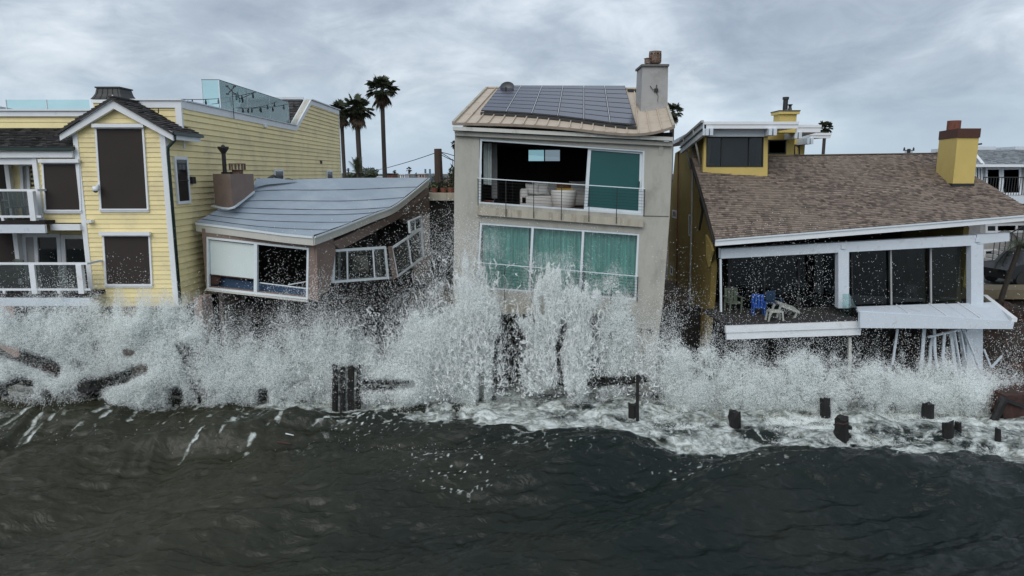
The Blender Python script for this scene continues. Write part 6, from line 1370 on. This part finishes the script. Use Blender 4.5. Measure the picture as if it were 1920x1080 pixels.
def points(name, pos, rad, label, grp=None):
    global NP; NP += len(pos); print('PTS', name, len(pos))
    me = bpy.data.meshes.new(name); me.vertices.add(len(pos)); me.vertices.foreach_set('co', pos.astype(np.float32).ravel())
    a = me.attributes.new('rad', 'FLOAT', 'POINT'); a.data.foreach_set('value', rad.astype(np.float32)); me.materials.append(fm)
    o = bpy.data.objects.new(name, me); COL.objects.link(o); md = o.modifiers.new('points', 'NODES'); md.node_group = grp or ng
    return tag(o, label, kind='stuff')
def clots(name, pos, size, vel, label):
    """irregular, stretched lumps of water: real eight-sided meshes"""
    k = len(pos); v = vel/np.maximum(np.linalg.norm(vel, axis=1, keepdims=True), 1e-6)
    a = np.cross(v, np.where(np.abs(v[:, 2:3]) > .9, np.array([[1., 0, 0]]), np.array([[0, 0, 1.]]))); a /= np.linalg.norm(a, axis=1, keepdims=True)+1e-9; b = np.cross(v, a)
    st = rng.uniform(1.0, 2.6, (k, 1)); s = size[:, None]; j = lambda: rng.uniform(.6, 1.3, (k, 1))
    P6 = np.stack([pos+v*s*st*j(), pos-v*s*st*.7*j(), pos+a*s*j(), pos-a*s*j(), pos+b*s*j(), pos-b*s*j()], 1).reshape(-1, 3)
    f = np.array([(0, 2, 4), (0, 4, 3), (0, 3, 5), (0, 5, 2), (1, 4, 2), (1, 3, 4), (1, 5, 3), (1, 2, 5)]); F = (np.arange(k)[:, None, None]*6+f[None]).reshape(-1, 3)
    o = fast_mesh(name, P6, F, fm, False); return tag(o, label, kind='stuff')
CX = np.arange(0, 1921, 80).astype(float); CYr = np.array([380, 420, 460, 500, 540, 580, 620, 660, 700, 740, 780, 820, 860], float)
SPK = np.array([
 [0,0,0,0,0,0,0,0,0,.02,.10,.06,0,0,0,0,0,0,0,0,0,0,0,0,0],
 [0,0,0,0,0,0,.01,.02,.03,.08,.30,.22,.03,.02,.02,0,0,0,.03,.02,0,0,0,0,0],
 [0,0,0,0,.01,.02,.02,.06,.10,.20,.38,.45,.06,.05,.10,.02,.02,.01,.10,.12,.02,.01,.01,.01,0],
 [0,.04,.10,.05,.03,.05,.05,.10,.13,.22,.40,.9,.30,.50,.20,.03,.08,.05,.15,.20,.08,.04,.04,.03,.02],
 [.12,.22,.15,.12,.08,.12,.12,.25,.28,.32,.50,1.3,.7,1.1,.9,.12,.25,.10,.20,.26,.12,.04,.04,.04,.03],
 [.5,.6,.7,.5,.6,.28,.35,.45,.55,.50,.9,1.4,1.0,1.3,1.6,.35,.32,.12,.22,.28,.12,.06,.06,.06,.08],
 [.9,1.0,1.1,.9,1.1,.5,.6,.8,.8,.6,1.2,1.5,.75,1.4,1.6,.45,.55,.25,.26,.34,.20,.12,.12,.12,.25],
 [1,1,1,1,1.1,.9,.9,1.1,1.1,.8,1.3,1.4,.7,1.2,1.5,.55,1.0,.6,.42,.45,.35,.25,.22,.25,.35],
 [.9,.9,1,1,1,1,1,1,1,.8,1.2,1.2,.6,.9,1.3,.6,1.1,1.1,1.0,1.0,.9,.8,.6,.5,.35],
 [.35,.6,.8,.7,.6,.6,.6,.8,.8,.7,1.0,.9,.5,.7,1.0,.6,1.1,1.1,1.1,1.1,1.1,1.1,1.1,.8,.6],
 [.02,.08,.08,.03,.02,.03,.05,.25,.35,.5,.6,.6,.4,.5,.6,.5,1.0,1.0,1.0,1.0,1.0,1.0,1.0,.8,.8],
 [.01,.01,.01,.01,.01,.01,.02,.03,.06,.10,.15,.14,.12,.08,.10,.25,.40,.40,.35,.35,.35,.4,.5,.5,.5],
 [0,0,0,0,0,0,.01,.02,.03,.08,.16,.18,.14,.06,.04,.05,.08,.10,.10,.05,.04,.06,.10,.08,.08]], float)
MST = np.array([
 [0]*25, [0]*10+[.05,.05]+[0]*13, [0]*10+[.10,.25]+[0]*13,
 [0]*10+[.12,.7,0,.5]+[0]*11,
 [0,.05,.10,0,.02,0,0,.02,.05,.03,.25,1.3,.2,1.2,.8]+[0]*10,
 [.35,.45,.8,.35,.7,.05,.02,.08,.12,.06,.5,1.3,.3,1.2,2.0,.10,.05]+[0]*8,
 [1.4,1.5,1.6,1.3,1.6,.35,.25,.4,.35,.15,.9,1.3,.35,1.1,2.3,.25,.25,.05]+[0]*7,
 [1.7,1.7,1.8,1.8,1.6,.9,.8,.9,.8,.4,1.2,1.3,.25,.9,2.3,.35,.9,.35,.15,.12,.08,.05,.05,0,0],
 [1.4,1.5,1.9,2.1,1.8,1.5,1.8,1.6,1.2,.7,1.2,1.0,.2,.6,2.2,.4,1.4,1.4,1.2,1.2,1.1,1.0,.8,.4,0],
 [.4,.7,1.5,1.6,1.0,1.0,.9,1.0,.8,.5,.9,.5,.15,.35,1.8,.45,1.5,1.7,1.7,1.7,1.7,1.7,1.7,1.1,.8],
 [0,.02,.05,0,0,0,0,.15,.25,.3,.4,.25,.15,.3,.5,.35,1.3,1.5,1.5,1.5,1.5,1.4,1.4,1.1,1.1],
 [0]*15+[.2,.35,.4,.3,.35,.3,.4,.6,.6,.6], [0]*25], float)
def bilin(M, x, y):
    y = y+70*(fbm(x*.045, y*.009+30, None, 4, .6)-.5)*sst(740, 640, y)
    u = np.clip(x/80, 0, 23.999); v = np.clip((y-380)/40, 0, 11.999); i = u.astype(int); j = v.astype(int); fu, fv = u-i, v-j
    return M[j, i]*(1-fu)*(1-fv)+M[j, i+1]*fu*(1-fv)+M[j+1, i]*(1-fu)*fv+M[j+1, i+1]*fu*fv
CAPS = [(872,505,882,560,13,1.6),(885,530,880,760,30,1.5),(920,560,905,740,24,1.1),(862,600,845,765,26,1.0),(805,630,790,765,42,.9),(1032,530,1027,600,18,3.2),(1028,600,1008,720,20,1.1),(1056,584,1112,566,18,3.2),(1086,585,1082,775,22,2.8),(1000,640,985,600,12,.7)]
GAPS = [(957,600,968,790,17),(1052,650,1046,780,8),(1017,560,1022,585,8),(1060,612,1050,650,9),(938,640,930,780,7),(905,700,900,790,8),(0,655,105,692,17),(-10,735,50,722,15),(158,730,262,694,15),(327,735,327,752,11),(490,737,490,754,11.5),(371,744,371,754,4),(178,738,176,756,8),(636,700,636,774,9),(662,698,662,772,14),(690,722,765,721,11),(1105,717,1210,713,10),(233,660,243,662,9),(1300,640,1310,600,20)]
def segd(px, py, c):
    x0, y0, x1, y1 = c[:4]; dx, dy = x1-x0, y1-y0; t = np.clip(((px-x0)*dx+(py-y0)*dy)/(dx*dx+dy*dy), 0, 1); return np.hypot(px-x0-t*dx, py-y0-t*dy)/c[4]
def plume(px, py, amt):
    wx = px+24*(fbm(px*.03, py*.02, None, 4)-.5); wy = py+26*(fbm(px*.02+50, py*.02, None, 4)-.5)+95*(fbm(px*.11, py*.012, None, 3, .6)-.5)*sst(700, 560, py); s = 0
    for c in CAPS: s = s+c[5]*amt*sst(1.35, .6, segd(wx, wy, c))
    return s
def gaps(px, py):
    wx = px+22*(fbm(px*.03, py*.012, None, 3)-.5); g = 1.0
    for c in GAPS: g = g*(1-.93*sst(1.6, .35, segd(wx, py, c)))
    return g
def place(px, py, depth, front=0.0, pw=1.0, puff=0.0):
    a, dy, dz = npray(px, py); Yw = np.where(dz < -1e-3, -CAMZ*dy/np.minimum(dz, -1e-3), 99)
    back = np.interp(px, [0, 345, 430, 800, 900, 1215, 1290, 1920], [22.25, 22.3, 22.5, 22.9, 23.2, 23.2, 22.5, 22.3])
    if puff: back = back-puff*(fbm(px*.012, py*.012, None, 4)*1.6-.5)
    low = sst(720, 790, py); dep = depth*(1-.72*low)
    Ymax = np.minimum(Yw-.02, back); Y = Ymax-front*(1-low)-rng.random(len(px))**pw*dep
    tt = Y/dy; return np.stack([a*tt, Y, CAMZ+dz*tt], 1)
def sample(M, n, y0, y1, mult=1.0):
    px = rng.uniform(-30, 1950, n); py = rng.uniform(y0, y1, n); d = bilin(M, np.clip(px, 0, 1919), py)*(1 if M is MST else np.where(py < 610, .62, .85))
    cen = sst(800, 850, px)*sst(1150, 1112, px)*sst(470, 520, py); d = d*(1-cen*(.82 if M is MST else .45))+plume(px, py, 1.0 if M is MST else .35)
    return px, py, d*gaps(px, py)*mult
PXA = 1980.0*500
# fine mist
def build(M, n, name, label, r0, r1, depth, nscale, contrast, lo, seed, front=0, aniso=1.0, mesh_clots=False, warp=0, puff=0, pw=1.0, rp=1.6, dens=1.0, grp=None):
    px, py, d = sample(M, n, 370, 870)
    if grp: d = np.clip(d-.35, 0, 9)*1.7
    pm = d*1.7*dens/2.4; k1 = rng.random(n) < pm; px, py, pm = px[k1], py[k1], pm[k1]
    pos = place(px, py, depth, front, pw, puff)
    x, y, z = pos[:, 0], pos[:, 1], pos[:, 2]
    w1 = fbm(x*1.1+seed, y*1.1, z*.8, 2)-.5; w2 = fbm(x*1.1, y*1.1+seed+31, z*.8, 2)-.5
    nz = fbm(x*nscale+seed+w1*warp, y*nscale*.7, z*nscale*aniso+w2*warp, 4, .6)
    rg = 1-np.abs(2*fbm(x*nscale*1.6+w1*warp*1.5+seed, y*nscale*.6+7, z*nscale*aniso*1.6+w2*warp, 3, .6)-1)
    p = np.clip(lo+contrast*(nz-.5)*2+.9*(rg**4-.25), 0, 1.7)/1.7
    keep = rng.random(len(p))*np.minimum(1, 1/np.maximum(pm, 1e-6)) < p
    pos = pos[keep]; r = r0*(r1/r0)**(rng.random(len(pos))**rp)
    if mesh_clots:
        vel = np.stack([(pos[:, 0]-P(1010, 700, 22).x)*.12+rng.normal(size=len(pos))*.5, rng.normal(size=len(pos))*.4, 1.0+rng.normal(size=len(pos))*.6], 1); return clots(name, pos, r, vel, label)
    return points(name, pos, r, label, grp)
build(MST, 800000, 'mist_puffs', 'soft banks of hanging mist inside the surge', .028, .055, .5, .8, 2.6, .70, 3, front=.06, aniso=.8, warp=2.2, puff=1.0, pw=1.5, dens=1.5, grp=ng2)
build(MST, 3600000, 'spray_mist', 'soft white mist of fine spray along the foot of the houses', .0045, .011, .55, .8, 2.4, .75, 3, aniso=.8, warp=2.2, puff=1.0, pw=1.5, dens=1.5)
build(MST, 600000, 'surge_foam', 'lumpy white foam thrown up by the surge', .005, .012, .9, 1.6, 2.4, .6, 5, aniso=.8, warp=2.0, puff=1.2, dens=1.2)
build(SPK, 1500000, 'spray_droplets', 'fine white droplets thrown in front of the houses', .0045, .012, 1.3, 1.4, 2.8, .42, 11, aniso=.6, warp=2.4)
build(SPK, 110000, 'spray_clots', 'larger torn lumps of flying water', .005, .017, 1.3, 2.0, 2.6, .45, 23, aniso=.55, mesh_clots=True, warp=2.2, rp=2.4)
# ligaments: curved threads of droplets
def arcs(n, srcfun, name, label, npts=110):
    x0, y0, z0, vx, vy, vz, T, r = srcfun(n); T1 = rng.uniform(.35, .95, n); s = np.linspace(0, 1, npts)[None, :]; t = T[:, None]*(T1[:, None]+.16*s)
    X = x0[:, None]+vx[:, None]*t; Y = y0[:, None]+vy[:, None]*t; Z_ = z0[:, None]+vz[:, None]*t-4.9*t*t
    ph = rng.uniform(0, 6.28, (n, 1)); am = rng.uniform(.01, .06, (n, 1)); X = X+am*np.sin(ph+s*rng.uniform(3, 11, (n, 1))); Z_ = Z_+am*.6*np.cos(ph*1.7+s*rng.uniform(3, 9, (n, 1)))
    R_ = r[:, None]*(1-.75*s)*rng.uniform(.55, 1.2, X.shape); drop = rng.random(X.shape) < (1-.45*s)
    j = .004; pos = np.stack([X+rng.normal(size=X.shape)*j*(1+3*s), Y+rng.normal(size=X.shape)*j, Z_+rng.normal(size=X.shape)*j*(1+3*s)], -1)[drop]; R_ = R_[drop]; dd = pos-np.array([0, 0, CAMZ]); zc_ = dd[:, 1]*CP-dd[:, 2]*SP; ppx = 960+1280*dd[:, 0]/zc_; ppy = 540-1280*(dd[:, 1]*SP+dd[:, 2]*CP)/zc_
    k = (pos[:, 2] > .02) & (rng.random(len(pos)) < gaps(ppx, ppy)**.7)
    points(name, pos[k], R_[k], label)
def src_plume(n):
    c = np.array([[P(x, 770, 22.2).x, w_, h_, sx] for x, w_, h_, sx in ((893, .28, 4.9, -.05), (1030, .30, 4.75, .02), (1085, .34, 4.2, .06), (930, .5, 3.6, 0), (975, .55, 2.6, 0), (860, .6, 3.4, -.3), (800, .6, 2.4, -.5), (1060, .4, 3.0, .05), (730, .8, 1.7, -.4))])
    i = rng.choice(len(c), n, p=np.array([.16, .14, .14, .12, .09, .12, .09, .08, .06])); q = c[i]
    x0 = q[:, 0]+rng.normal(size=n)*q[:, 1]; y0 = rng.uniform(21.9, 23.0, n); z0 = np.full(n, .0); h = q[:, 2]*rng.uniform(.25, 1.08, n); vz = np.sqrt(19.6*h); T = vz/9.8*rng.uniform(.75, 1.35, n)
    vx = (q[:, 3]+rng.normal(size=n)*.45); vy = rng.normal(size=n)*.25; r = rng.uniform(.005, .014, n); return x0, y0, z0, vx, vy, vz, T, r
arcs(5200, src_plume, 'splash_threads', 'threads of white water shooting up in the central splash')
def src_band(n):
    px = rng.choice([40, 120, 200, 270, 330, 370, 560, 620, 700, 760, 820, 1200, 1260, 1330, 1420, 1500, 1580, 1660, 1720, 1780, 1860], n)+rng.normal(size=n)*34
    top = np.interp(px, [0, 160, 300, 380, 450, 560, 640, 700, 780, 830, 1200, 1260, 1330, 1420, 1550, 1700, 1800, 1900], [585, 560, 590, 560, 660, 600, 590, 600, 560, 470, 650, 620, 680, 690, 700, 700, 710, 700])
    a, dy, dz = npray(px, top); zt = CAMZ+dz*22.2/dy; h = np.maximum(zt, .3)*rng.uniform(.3, 1.05, n); vz = np.sqrt(19.6*h); T = vz/9.8*rng.uniform(.8, 1.5, n)
    return a*22.2/dy, rng.uniform(21.8, 22.7, n), np.zeros(n), rng.normal(size=n)*.6, rng.normal(size=n)*.3, vz, T, rng.uniform(.004, .013, n)
arcs(4600, src_band, 'surge_threads', 'torn threads of water flying off the surge along the shore', 90)
print('POINTS', NP)
